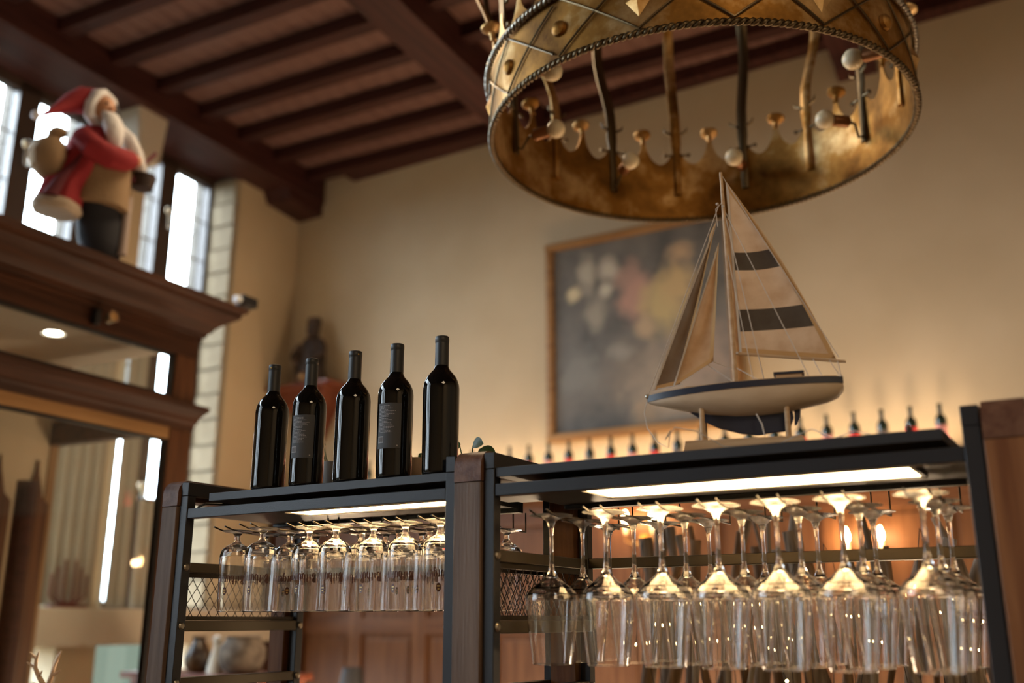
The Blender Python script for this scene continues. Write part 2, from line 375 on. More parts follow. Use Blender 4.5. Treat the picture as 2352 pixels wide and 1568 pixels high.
# shelves, trays, light panels, back rail
for x0, x1, lx0, lx1, ly0, ly1 in ((-2.003, -1.215, -1.70, -1.225, 1.775, 1.865), (-1.091, -.197, -.905, -.288, 1.775, 1.915)):
    sx0 = x0 + (.07 if x0 < -2 else .0); sx1 = x1 - (.03 if x0 > -2 else 0)
    rk(MB().box(sx0, sx1, YF, YB+.03, .286, .3055), 'upper_shelf', DARKM, bevel=.001)
    for y0, y1 in ((YF-.002, YF+.024), (YB-.10, YB-.075)):
        rk(MB().box(x0, x1, y0, y1, .247, .272), 'tray_bar', BLACKM, bevel=.0015)
    rk(MB().box(x0+.001, x1-.001, YF+.025, YB-.101, .256, .266), 'tray_plate', DARKM)
    f = rk(MB().box(lx0-.008, lx1+.008, ly0-.008, ly0, .247, .2555).box(lx0-.008, lx1+.008, ly1, ly1+.008, .247, .2555).box(lx0-.008, lx0, ly0, ly1, .247, .2555).box(lx1, lx1+.008, ly0, ly1, .247, .2555), 'light_panel', BLACKM, smooth=0)
    MB().box(lx0, lx1, ly0, ly1, .250, .2555).build('diffuser', LED, f, smooth=0)
    rk(MB().box(x0, x1, YB+.02, YB+.042, .118, .142), 'back_rail', BRONZE, bevel=.0015)
# cable at the left tray
rk(MB().tube([(-1.99, 1.765, .262), (-1.975, 1.757, .275), (-1.955, 1.762, .282), (-1.93, 1.80, .283), (-1.91, 1.9, .28)], .003, 6), 'cable', WIRE)
# hanger wires
def hanger(x, zf, y0, n, pitch):
    w = .018; m = MB(); ye = y0+pitch*(n-.35)
    for s in (-1, 1):
        m.tube([(x+s*w, y0-.060, zf+.0055), (x+s*w, y0-.036, zf-.0005), (x+s*w, y0-.028, zf-.0015), (x+s*w, ye, zf-.0015), (x+s*w, ye, .256)], .0021, 6)
    rk(m, 'hanger_wire', WIRE)
BEER = [(-1.845, 1.77), (-1.735, 1.745), (-1.63, 1.79), (-1.545, 1.785), (-1.455, 1.81), (-1.365, 1.81), (-1.27, 1.81)]
WINE = [-.986, -.868, -.752, -.636, -.524, -.412, -.278]
for x, y in BEER: hanger(x, .211, y, 3 if x != -1.27 else 4, .093)
for x in WINE: hanger(x, .207, 1.80, 3, .135)

# ------------------------------------------------------------------ glasses
WS = lambda pr: [(r*1.055 if z < .15 else r, z) for r, z in pr]
beer_prof = [(0,.150),(.020,.146),(.032,.138),(.0365,.128),(.0372,.115),(.0357,.06),(.0343,0),(.0350,-.0006),(.0357,0),(.0371,.06),(.0387,.115),(.0384,.130),(.0350,.143),(.024,.153),(.0110,.160),(.0070,.168),(.0068,.177),(.0110,.1835),(.030,.1865),(.0375,.1885),(.0378,.1895),(.036,.1902),(0,.1905)]
wine_prof = [(0,.166),(.010,.163),(.022,.152),(.036,.142),(.0465,.131),(.0490,.122),(.0475,.105),(.0425,.055),(.0362,0),(.0368,-.0005),(.0373,0),(.0436,.055),(.0486,.105),(.0501,.122),(.0478,.134),(.0370,.146),(.0225,.158),(.0115,.168),(.0068,.178),(.0046,.192),(.0039,.215),(.0038,.245),(.0050,.264),(.0095,.2765),(.020,.2830),(.034,.2862),(.0445,.2880),(.0448,.2890),(.043,.2896),(0,.290)]
# blackletter strokes for the printed name (broad-nib: every stroke is a hull swept by a slanted nib)
def nib(m, pts, w, R, x0, sc, z0, flip):
    nx, nz = w*.5, w*.28
    for (ax, az), (bx, bz) in zip(pts, pts[1:]):
        q = [(ax-nx, az-nz), (bx-nx, bz-nz), (bx+nx, bz+nz), (ax+nx, az+nz)]
        if abs((bx-ax)*nz - (bz-az)*nx) < 1e-9: continue
        vs = []
        for px, pz in q:
            a = flip*(x0 + px*sc)/R; vs.append(((R+.0004)*cos(a), (R+.0004)*sin(a), z0 + pz*sc))
        m.add(vs, [(0, 1, 2, 3)])
GL = {'B': (.8, [[(.1,1.4),(.1,.0)],[(.0,1.35),(.45,1.4),(.6,1.1),(.45,.75),(.1,.8)],[(.45,.75),(.68,.5),(.6,.1),(.35,-.05),(.1,.05)],[(.32,1.3),(.32,.1)]]),
      'i': (.34, [[(.0,.95),(.15,.85),(.15,.1),(.3,.0)],[(.1,1.3),(.22,1.2)]]), 't': (.42, [[(.15,1.35),(.15,.1),(.33,.0)],[(.0,.95),(.36,.92)]]),
      'b': (.6, [[(.1,1.45),(.1,.08),(.3,-.03),(.48,.15),(.48,.8),(.3,.98),(.1,.85)]]), 'u': (.6, [[(.08,.98),(.08,.1),(.25,-.03),(.45,.12)],[(.45,.98),(.45,.08),(.56,.0)]]),
      'r': (.42, [[(.0,.9),(.12,.98),(.12,.0)],[(.12,.8),(.28,1.0),(.4,.85)]]), 'g': (.58, [[(.45,.95),(.2,1.0),(.06,.75),(.06,.2),(.22,.03),(.45,.15)],[(.45,.98),(.45,-.25),(.25,-.42),(.05,-.3)]]),
      'e': (.5, [[(.08,.45),(.38,.65),(.32,.95),(.12,.95),(.06,.7),(.08,.15),(.25,.0),(.42,.12)]])}
def printed(text, R, z0, h, a0):
    m = MB(); sc = h/1.4; tot = sum(GL[c][0]+.07 for c in text)*sc; x = -tot/2
    for c in text:
        for stk in GL[c][1]:
            nib(m, [(px*sc, -pz*sc) for px, pz in stk], .19*sc, R, x, 1.0, z0, -1)
        x += (GL[c][0]+.07)*sc
    me = m.mesh('printed_name', pbr('brown_red_print', (.06, .014, .006), .4), 0)
    return me
def emblem_mesh(R, z0, a0):
    m = MB(); 
    def P(u, v, e=.0004): a = a0 + u/R; return ((R+e)*cos(a), (R+e)*sin(a), z0+v)
    n = 20; ring = [P(.0053*cos(2*pi*k/n), .0095*sin(2*pi*k/n)) for k in range(n)]; m.add(ring, [tuple(range(n))])
    return m.mesh('printed_oval', pbr('brown_red_print', (.06, .014, .006), .4), 0), \
        MB().add([P(-.003, .001, .0007), P(.003, .001, .0007), P(.003, .004, .0007), P(-.003, .004, .0007), P(-.002, -.005, .0007), P(.002, -.005, .0007), P(.002, -.002, .0007), P(-.002, -.002, .0007)], [(0,1,2,3),(4,5,6,7)]).mesh('printed_crest', pbr('gold_print', (.6, .42, .15), .4), 0)
def dense(prof, step=.012, guard=.0012):
    out = [prof[0]]
    for (a, b), (c2, d) in zip(prof, prof[1:]):
        L = sqrt((c2-a)**2 + (d-b)**2)
        if L > 3*guard:
            ts = [guard/L] + [i/max(1, int(L/step)) for i in range(1, int(L/step))] + [1-guard/L]
            out += [(a+(c2-a)*t, b+(d-b)*t) for t in sorted(set(ts)) if guard/L*.99 <= t <= 1-guard/L*.99]
        out.append((c2, d))
    return out
beer = thing('beer_glass', '', 'glass', (0, 0, 0), 0, 'clear footed beer glasses hanging upside down in the narrower bay')
MB().lathe(dense(beer_prof), 40).build('bowl', glass_dusty('beer_glass_clear', .172), beer, smooth=60)
pm = printed('Bitburger', .0376, .082, .0195, 0); obj('printed_name', pm, beer)
em, ec = emblem_mesh(.0369, .0465, -.25); eo = obj('printed_oval', em, beer); obj('printed_crest', ec, eo)
wine = thing('wine_glass', '', 'glass', (0, 0, 0), 0, 'long-stemmed wine glasses hanging upside down in the wider bay')
MB().lathe(dense(WS(wine_prof)), 44).build('bowl', glass_dusty('wine_glass_clear', .268), wine, smooth=60)
freeze_kids(beer); freeze_kids(wine)
ONES = ['first','second','third','fourth','fifth','sixth','seventh','eighth','ninth','tenth','eleventh','twelfth','thirteenth','fourteenth','fifteenth','sixteenth','seventeenth','eighteenth','nineteenth','twentieth']
ORDS = ONES + ['twenty-'+o for o in ONES[:9]] + ['thirtieth']
ORD = ['first', 'second', 'third', 'fourth', 'fifth', 'sixth', 'seventh', 'eighth', 'ninth', 'tenth']
DEP = ['front', 'middle', 'rear']
first = True
cam_az = lambda x, y: atan2(-y, -x)
for i, (x, y) in enumerate(BEER):
    for d in range(3):
        lb = 'beer glass with brown print, %s glass on the %s wire from the outer post' % (DEP[d], ORD[i])
        z = .0215 if not (i < 2) else .0205
        rz = cam_az(x, y) + (random.choice([-.45, -.15, -.8, .2, 1.0, -1.2]) if i > 1 or d > 0 else (-.45 if i else -.35))
        if first: o = beer; o.location = (x, y + .093*d, z); o.rotation_euler[2] = rz; o['label'] = lb; first = False
        else: dup(beer, (x, y + .093*d, z), lb, rz)
dup(beer, (-1.27, 2.089, .0215), 'beer glass hanging last and alone behind the rear glass of the seventh wire', 1.0)
first = True
for i, x in enumerate(WINE):
    for d in range(3):
        lb = 'long-stemmed wine glass, %s glass on the %s wire from the centre post' % (DEP[d], ORD[i])
        p = (x + random.uniform(-.003, .003), 1.80 + .135*d, -.0825)
        if first: wine.location = p; wine['label'] = lb; first = False
        else: dup(wine, p, lb, random.uniform(0, 6))

# ------------------------------------------------------------------ wine bottles on the shelf
BH = .318
bp = [(0,.006),(.026,.006),(.036,.0),(.0388,.002),(.0402,.008),(.0404,.012),(.0408,.10),(.0410,.188),(.0409,.196),(.0400,.204),(.0378,.212),(.0345,.2195),(.0300,.2265),(.0250,.2325),(.0205,.2375),(.0172,.243),(.0157,.249),(.0148,.256),(.0148,.266),(0,.266)]
cp = [(.0149,.250),(.0158,.2475),(.0158,.249),(.0155,.300),(.0152,.3035),(.0160,.3045),(.0162,.310),(.0158,.3165),(.0140,.3180),(0,.3180)]
LBL = pbr('charcoal_label', (.045, .048, .055), .7)
INK = pbr('label_grey_print', (.30, .30, .32), .7)
def bottle(label, loc, rz, has_label=False, dot=False):
    t = thing('wine_bottle', label, 'bottle', loc, rz, 'dark wine bottles lined up along the shelf edge')
    MB().lathe(bp, 48).build('body', BOTTLE, t, smooth=60)
    MB().lathe(cp, 32).build('capsule', CAPS, t, smooth=50)
    MB().tube([(.0156*cos(a*2*pi/32), .0156*sin(a*2*pi/32), .303) for a in range(32)], .0005, 4, closed=True).build('capsule_seam', CAPS, t)
    if dot:
        MB().ball((0.0160*cos(dot), .0160*sin(dot), .3085), .0022, 8, sc=(1, 1, 1)).build('gold_seal', pbr('gold_seal', (.75, .5, .12), .3, .8), t)
    if has_label:
        def patch(a0, a1, z0, z1, R, n=14):
            vs = []; fs = []
            for k in range(n+1):
                a = a0+(a1-a0)*k/n; vs += [(R*cos(a), R*sin(a), z0), (R*cos(a), R*sin(a), z1)]
            return vs, [(2*k, 2*k+2, 2*k+3, 2*k+1) for k in range(n)]
        lb = MB(); v, f = patch(-.72, .72, .066, .170, .0416); lb.add(v, f); lo = lb.build('back_label', LBL, t, smooth=60)
        m = MB(); random.seed(3)
        z = .164
        for k in range(20):                                     # fine lines of type too small to read
            if k in (9,): z -= .0016
            a = -.62; aend = random.uniform(-.05, .42)
            while a < aend:
                w = random.uniform(.04, .12); v, f = patch(a, min(a+w, aend+.02), z-.0011, z, .0418, 2); m.add(v, f); a += w+.025
            z -= .0031
        v, f = patch(-.66, -.28, .079, .094, .0418, 6); m.add(v, f)   # barcode box
        v, f = patch(.48, .56, .0705, .0735, .0418, 2); m.add(v, f)
        m.build('label_print', INK, lo, smooth=0)['kind'] = 'stuff'
        m = MB()
        for k in range(16): v, f = patch(-.63+.021*k, -.63+.021*k+.006+.004*(k % 3), .081, .092, .04195, 1); m.add(v, f)
        m.build('barcode', LBL, lo, smooth=0)
    return t
BX = [-1.779, -1.655, -1.517, -1.391, -1.263]
names = ['dark wine bottle farthest from the centre post with a plain body', 'dark wine bottle with charcoal back label, second from the cornice side', 'middle of the five dark wine bottles with a gold dot on its capsule',
         'dark wine bottle with charcoal back label, second from the centre post', 'unlabelled dark wine bottle next to the centre post']
for i, x in enumerate(BX):
    ca = cam_az(x, 1.79)
    bottle(names[i], (x, 1.793, .3058), ca - (.38 if i in (1, 3) else 0), i in (1, 3), {0: -.62, 2: .45}.get(i, 0))

# ------------------------------------------------------------------ plants on the shelf
LEAF = pbr('plant_leaf', (.035, .075, .022), .5, col2=(.06, .11, .035), vscale=30)
def leaf_mb(p0, d, ln, w, droop=.4, cup=.15):
    d = Vector(d).normalized(); side = d.cross(Vector((.35, -.75, .55))).normalized(); m = MB(); vs = []; n = 7
    for i in range(n):
        t = i/(n-1); c = Vector(p0) + d*ln*t + Vector((0, 0, -droop*ln*t*t)); ww = w*sin(pi*min(1, .08+.92*t))**.7 * (1 if t < .98 else .1)
        up = side.cross(d).normalized()
        for s, h in ((-1, cup), (-.5, cup*.3), (0, 0), (.5, cup*.3), (1, cup)): vs.append(tuple(c + side*s*ww + up*(h*ww)))
    fs = [(i*5+k, i*5+k+1, i*5+k+6, i*5+k+5) for i in range(n-1) for k in range(4)]
    m.add(vs, fs)
    vs2 = [(a, b, c-.0008) for a, b, c in vs]; m.add(vs2, [tuple(reversed(f)) for f in fs]); return m
def plant(label, loc, leaves, pot_h, pot_r, potcol):
    t = thing('potted_plant', label, 'plant', loc)
    MB().lathe([(0, .003), (pot_r*.7, 0), (pot_r*.75, .002), (pot_r, pot_h), (pot_r*.93, pot_h), (pot_r*.88, pot_h*.85), (0, pot_h*.85)], 24).build('pot', potcol, t, smooth=40)
    for (dx, dy, dz, ln, w, h) in leaves:
        b = Vector((dx*.2*ln, dy*.2*ln, pot_h*.8)); e = Vector((dx*.5*ln, dy*.5*ln, pot_h + h))
        MB().tube([(0, 0, pot_h*.75), tuple((b+e)/2), tuple(e)], [.0022, .0018, .0014], 6).build('stem', LEAF, t)
        leaf_mb(e, (dx, dy, dz), ln, w).build('leaf', LEAF, t, smooth=60)
POTG = pbr('grey_ceramic', (.22, .20, .19), .35); POTT = pbr('tan_ceramic', (.42, .28, .18), .35)
plant('small leafy plant in a grey pot behind the second and middle wine bottles', (-1.775, 2.02, .3058), [(-1, -.2, .5, .05, .016, .045), (-.7, -.6, .1, .05, .015, .02), (.5, .3, .9, .04, .013, .05)], .10, .027, POTG)
plant('small round-leaved plant in a tan pot between the two wine bottles by the post', (-1.485, 2.0, .3058), [(-.3, -.8, -.2, .032, .013, .015), (.5, .5, .7, .03, .012, .0)], .085, .022, POTT)
plant('little green succulent peeping over the top of the centre post', (-1.325, 2.0, .3058), [(-.9, -.3, .15, .046, .019, .040), (.8, -.2, .35, .040, .018, .040), (.95, -.1, -.1, .060, .026, .022), (-.5, .6, .2, .04, .018, .02)], .062, .026, POTT)

# ================================================================== MODEL SAILING BOAT
yw = radians(14); ship = thing('model_sailboat', 'wooden model sailing boat with striped cloth sails standing on the shelf', 'model boat', (-.60, 1.90, .3058), yw)
HULLW = pbr('hull_offwhite', (.50, .38, .26), .55, col2=(.58, .46, .33), vscale=14, stretch=(1, 3, 3)); NAVY = pbr('navy_paint', (.012, .016, .035), .45); ROPE = pbr('rigging_cord', (.5, .44, .38), .8)
SAIL = None
def sail_mat(name, bands, base=(.62, .47, .33), edge=(.44, .25, .10)):
    m, t, b = nm(name); b.inputs['Roughness'].default_value = .85
    tc = t.nodes.new('ShaderNodeTexCoord'); s = t.nodes.new('ShaderNodeSeparateXYZ'); t.links.new(tc.outputs['Object'], s.inputs[0])
    r = t.nodes.new('ShaderNodeValToRGB'); r.color_ramp.interpolation = 'CONSTANT'; e = r.color_ramp.elements; e[0].color = (*base, 1); e[1].position = .001; e[1].color = (*base, 1)
    for z0, z1 in bands:
        q = e.new(z0); q.color = (.075, .06, .045, 1); q = e.new(z1); q.color = (*base, 1)
    t.links.new(s.outputs['Z'], r.inputs[0])
    n = t.nodes.new('ShaderNodeTexNoise'); n.inputs['Scale'].default_value = 22; n.inputs['Detail'].default_value = 4; t.links.new(tc.outputs['Object'], n.inputs[0])
    r2 = t.nodes.new('ShaderNodeValToRGB'); r2.color_ramp.elements[0].position = .3; r2.color_ramp.elements[0].color = (.78, .7, .62, 1); r2.color_ramp.elements[1].position = .6; r2.color_ramp.elements[1].color = (1, 1, 1, 1)
    t.links.new(n.outputs[0], r2.inputs[0])
    mx = t.nodes.new('ShaderNodeMix'); mx.data_type = 'RGBA'; mx.blend_type = 'MULTIPLY'; mx.inputs[0].default_value = 1
    t.links.new(r.outputs[0], mx.inputs[6]); t.links.new(r2.outputs[0], mx.inputs[7]); t.links.new(mx.outputs[2], b.inputs['Base Color'])
    # thin cloth: let some light through
    tl = t.nodes.new('ShaderNodeBsdfTranslucent'); ms = t.nodes.new('ShaderNodeMixShader'); ms.inputs[0].default_value = .35
    t.links.new(mx.outputs[2], tl.inputs[0]); out = t.nodes['Material Output']
    t.links.new(b.outputs[0], ms.inputs[1]); t.links.new(tl.outputs[0], ms.inputs[2]); t.links.new(ms.outputs[0], out.inputs[0]); return m
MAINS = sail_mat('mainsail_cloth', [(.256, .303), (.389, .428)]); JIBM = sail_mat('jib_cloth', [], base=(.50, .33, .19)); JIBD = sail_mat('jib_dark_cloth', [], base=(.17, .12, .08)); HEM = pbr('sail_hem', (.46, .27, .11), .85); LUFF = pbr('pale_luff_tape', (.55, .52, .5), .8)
def sp_(mb, name, mat, parent=None, smooth=35, bevel=0.): return mb.build(name, mat, ship if parent is None else parent, smooth=smooth, bevel=bevel)
# base and legs
sp_(MB().prism([(-.127, 0), (.122, 0), (.104, .035), (-.119, .035)], -.032, .032, 'XZ'), 'stand_base', LIGHTW, bevel=.001)
for x, zt in ((-.085, .105), (.078, .10)):
    for yy in (-.020, .020): sp_(MB().tube([(x, yy, .034), (x, yy, zt)], .0052, 10), 'stand_post', LIGHTW)
# hull: rings along x
def hull_rings(f_top=0., f_bot=1., inset=0.):
    rings = []
    st = [(-.195, .0015, .136, .122), (-.185, .008, .137, .117), (-.160, .020, .1385, .110), (-.120, .033, .140, .100), (-.07, .042, .142, .089), (-.02, .046, .144, .083), (.03, .046, .145, .082), (.08, .043, .146, .086), (.12, .038, .1465, .094), (.155, .030, .147, .101), (.175, .024, .147, .109), (.187, .018, .1465, .122)]
    for x, w, zt, zb in st:
        ring = []
        for i in range(13):
            a = pi*i/12; yy = -w*cos(a); zz = (zt-.012) - (zt-.012-zb)*sin(a)**.85; ring.append((x, yy, zz))
        rings.append(ring)
    return st, rings
stn, rings = hull_rings()
m = MB(); n = 13; vs = [p for r in rings for p in r]; fs = [(i*n+k, i*n+k+1, (i+1)*n+k+1, (i+1)*n+k) for i in range(len(rings)-1) for k in range(n-1)]
fs += [tuple(range(n)), tuple(range((len(rings)-1)*n, len(rings)*n))[::-1]]
m.add(vs, fs); sp_(m, 'hull', HULLW, smooth=50)
m = MB(); rr = []
for x, w, zt, zb in stn: w2 = w+.0012; rr.append([(x, -w2, zt-.013), (x, w2, zt-.013), (x, w2, zt), (x, -w2, zt)])
m.loft(rr); sp_(m, 'sheer_strake', NAVY, smooth=30)
m = MB(); rr = []
for x, w, zt, zb in stn[1:-1]: rr.append([(x, -w*.93, zt), (x, w*.93, zt), (x, w*.93, zt+.002), (x, -w*.93, zt+.002)])
m.loft(rr); sp_(m, 'deck', LIGHTW, smooth=30)
kl = [(-.112, .098), (-.06, .089), (0, .084), (.05, .085), (.088, .092), (.090, .075), (.080, .052), (.07, .049), (.045, .047), (.02, .044), (-.01, .048), (-.055, .062), (-.085, .078)]
sp_(MB().prism(kl, -.004, .004, 'XZ'), 'keel', NAVY, bevel=.001)
sp_(MB().prism([(.092, .092), (.104, .094), (.102, .075), (.094, .06), (.0905, .06)], -.003, .003, 'XZ'), 'rudder', NAVY)
hc = MB().box(.062, .112, -.016, .016, .147, .160); co = sp_(hc, 'cabin', LIGHTW, bevel=.001); MB().box(.058, .116, -.019, .019, .160, .1645).build('cabin_roof', NAVY, co, smooth=0)
sp_(MB().box(-.118, -.082, -.012, .012, .141, .149), 'hatch', LIGHTW, bevel=.001)
sp_(MB().ball((-.195, 0, .135), .0055, 10), 'bow_cap', PEWTER)
# spars
sp_(MB().tube([(-.017, 0, .146), (-.018, 0, .40), (-.021, 0, .612)], [.0052, .0046, .0032], 10), 'mast', LIGHTW)
sp_(MB().tube([(-.012, 0, .213), (.196, .004, .181)], [.0035, .0028], 8), 'boom', LIGHTW)
def sail(corners, n, mat, name, belly, hems, offs=0.):
    A, B, Cc = [Vector((a, offs, b)) for a, b in corners]      # head, tack, clew
    vs = []; idx = {}
    for i in range(n+1):
        t = i/n; L = A.lerp(B, t); Rr = A.lerp(Cc, t)
        for k in range(n+1):
            s = k/n; p = L.lerp(Rr, s); p.y += belly*sin(pi*s)*sin(pi*min(1, t*1.02))**.8*min(1, t*2)
            if hems == 'main': p.x += .012*sin(pi*t)*s
            idx[i, k] = len(vs); vs.append(tuple(p))
    fs = [(idx[i, k], idx[i, k+1], idx[i+1, k+1], idx[i+1, k]) for i in range(n) for k in range(n)]
    o = sp_(MB().add(vs, fs), name, mat, smooth=60)
    if hems:
        for nm_, col, rng in (('luff', LUFF, [(i, 0) for i in range(n+1)]), ('leech', HEM, [(i, n) for i in range(n+1)]), ('foot', HEM, [(n, k) for k in range(n+1)])):
            w = .010 if nm_ != 'luff' else .005
            a = [Vector(vs[idx[q]]) for q in rng]; inner = [Vector(vs[idx[min(q[0], n-1) if nm_ == 'foot' else q[0], 1 if nm_ == 'luff' else (n-1 if nm_ == 'leech' else q[1])]]) for q in rng]
            mv = []; mf = []
            for j, (p, q) in enumerate(zip(a, inner)):
                d = (q-p); d = d.normalized()*w if d.length > 1e-6 else Vector((0, 0, 0)); mv += [tuple(p+Vector((0, -.0007, 0))), tuple(p+d+Vector((0, -.0007, 0))), tuple(p+d+Vector((0, .0007, 0))), tuple(p+Vector((0, .0007, 0)))]
            for j in range(len(a)-1): mf += [(j*4, j*4+1, j*4+5, j*4+4), (j*4+3, j*4+7, j*4+6, j*4+2)]
            MB().add(mv, mf).build('sail_'+nm_, col, o, smooth=0)
    return o
sail([(-.012, .592), (-.006, .214), (.178, .187)], 18, MAINS, 'mainsail', .014, 'main')
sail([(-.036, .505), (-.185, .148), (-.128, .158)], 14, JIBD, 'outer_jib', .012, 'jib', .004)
sail([(-.033, .452), (-.142, .151), (-.058, .199)], 14, JIBM, 'inner_jib', .016, 'jib', -.006)
rg = MB()
for a, b in (((-.02, 0, .607), (.183, 0, .19)), ((-.030, 0, .535), (-.193, 0, .14)), ((-.02, 0, .53), (.04, -.036, .146)), ((-.02, 0, .53), (.04, .036, .146)), ((-.02, 0, .45), (.02, -.04, .146)),
             ((-.02, 0, .53), (.125, -.03, .147)), ((-.058, 0, .199), (-.02, 0, .18)), ((-.07, 0, .193), (-.02, -.02, .15)), ((-.017, 0, .185), (.03, -.035, .147)), ((.135, 0, .19), (.15, -.02, .147)), ((.18, 0, .184), (.185, 0, .147)), ((.165, 0, .186), (.183, 0, .150)), ((-.175, 0, .15), (-.12, -.02, .152)), ((-.02, 0, .545), (-.036, 0, .53)), ((-.036, 0, .53), (-.034, 0, .49))):
    rg.tube([a, b], .0009, 5)
for x, z in ((.036, .150), (.147, .151), (.184, .151), (-.02, .533), (-.032, .54), (-.01, .213)): rg.ball((x, -.002, z), .0035, 6)
sp_(rg, 'rigging', ROPE)
sp_(MB().tube([(.02, -.02, .083), (.03, -.034, .06), (.034, -.034, .036)], .0016, 5), 'loose_cord', ROPE)
# fairy light wire beside the boat
fl = thing('fairy_light_string', 'thin wire fairy light string lying around the model boat stand', 'string lights', (-.60, 1.80, .3058))
pts = [(-.19, .055, .135), (-.192, .04, .10), (-.17, 0, .06), (-.14, -.02, .025), (-.115, -.03, .012), (-.11, -.03, .045), (-.125, -.02, .03), (-.10, -.03, .05), (-.06, -.02, .04), (-.02, .01, .012), (.06, .03, .004), (.14, .04, .035), (.18, .03, .012), (.22, .02, .02), (.27, .02, .004), (.33, .02, .006)]
MB().tube(pts, .0011, 5).build('wire', pbr('clear_wire', (.5, .47, .42), .3), fl)
GLOW = emis('fairy_bulb', (1.0, .72, .3), 30)
for p in ((.27, .02, .008),): MB().ball(p, .0028, 8).build('bulb', GLOW, fl)
tag(MB().lathe([(0, 0), (.006, 0), (.004, .006), (.006, .012), (.003, .018), (0, .02)], 10).build('pine_cone', pbr('cone_brown', (.06, .035, .02), .8), loc=(-.285, 1.80, .3058)), 'tiny brown cone lying on the shelf past the boat stern', 'cone')

# ================================================================== CROWN CHANDELIER
CX, CY, CR, Z0, ZH = -.9975, 2.8275, .668, 1.50, .215
crown = thing('crown_chandelier', 'large aged brass crown-shaped ring chandelier hanging from the ceiling', 'chandelier', (CX, CY, Z0))
def zl(z): return z - Z0
KA = [105.4 + 22.5*i for i in range(16)]; RAz = [94.2 + 22.5*i for i in range(16)]
def top_h(a):                                                   # height of the crenellated edge at azimuth a (deg)
    d = ((a - KA[0] + 5.625) % 11.25) - 5.625                    # distance to nearest spike axis
    x = abs(d)/5.625
    notch = .232; rise = .098; w = .13
    if x <= w: return notch + rise
    q = (x-w)/(1-w)
    return notch + rise*(1 - sqrt(max(0., 1-(1-q)**2)))**.9
N = 768; th = .005; vs = []; fs = []
zlev = [0, .08, .155, .227]
for k in range(N):
    a = 360*k/N; ar = radians(a)
    for r in (CR, CR-th):
        for z in zlev + [top_h(a)]: vs.append((r*cos(ar), r*sin(ar), z))
for k in range(N):
    A = k*10; B = ((k+1) % N)*10
    for j in range(4): fs += [(A+j, B+j, B+j+1, A+j+1), (A+5+j, A+6+j, B+6+j, B+5+j)]
    fs += [(A+4, B+4, B+9, A+9), (A, A+5, B+5, B)]
MB().add(vs, fs).build('band', BRASS, crown, smooth=50)
def rope(z, r, rad, nb=220):                                    # twisted rope rim
    m = MB()
    for s in (0, pi):
        pts = []; n = nb*4
        for k in range(n):
            a = 2*pi*k/n; tw = a*nb/2 + s; pts.append(((r + rad*.55*cos(tw))*cos(a), (r + rad*.55*cos(tw))*sin(a), z + rad*.55*sin(tw)))
        m.tube(pts, rad*.62, 6, closed=True)
    return m
rope(0, CR, .010).build('rope_rim', IRON, crown, smooth=60)
rope(.205, CR+.0135, .010).build('rope_rim', PEWTER, crown, smooth=60)
for i, a in enumerate(KA):
    ar = radians(a); x, y = CR*cos(ar), CR*sin(ar); M = Matrix.Translation((x, y, .330)) @ Matrix.Rotation(ar, 4, 'Z') @ Matrix.Rotation(radians(12), 4, 'Y')
    MB().lathe([(0, -.012), (.010, -.012), (.009, .008), (.012, .016), (.026, .024), (.033, .031), (.033, .039), (.022, .043), (0, .045)], 16, M).build('knob', BRASS, crown)
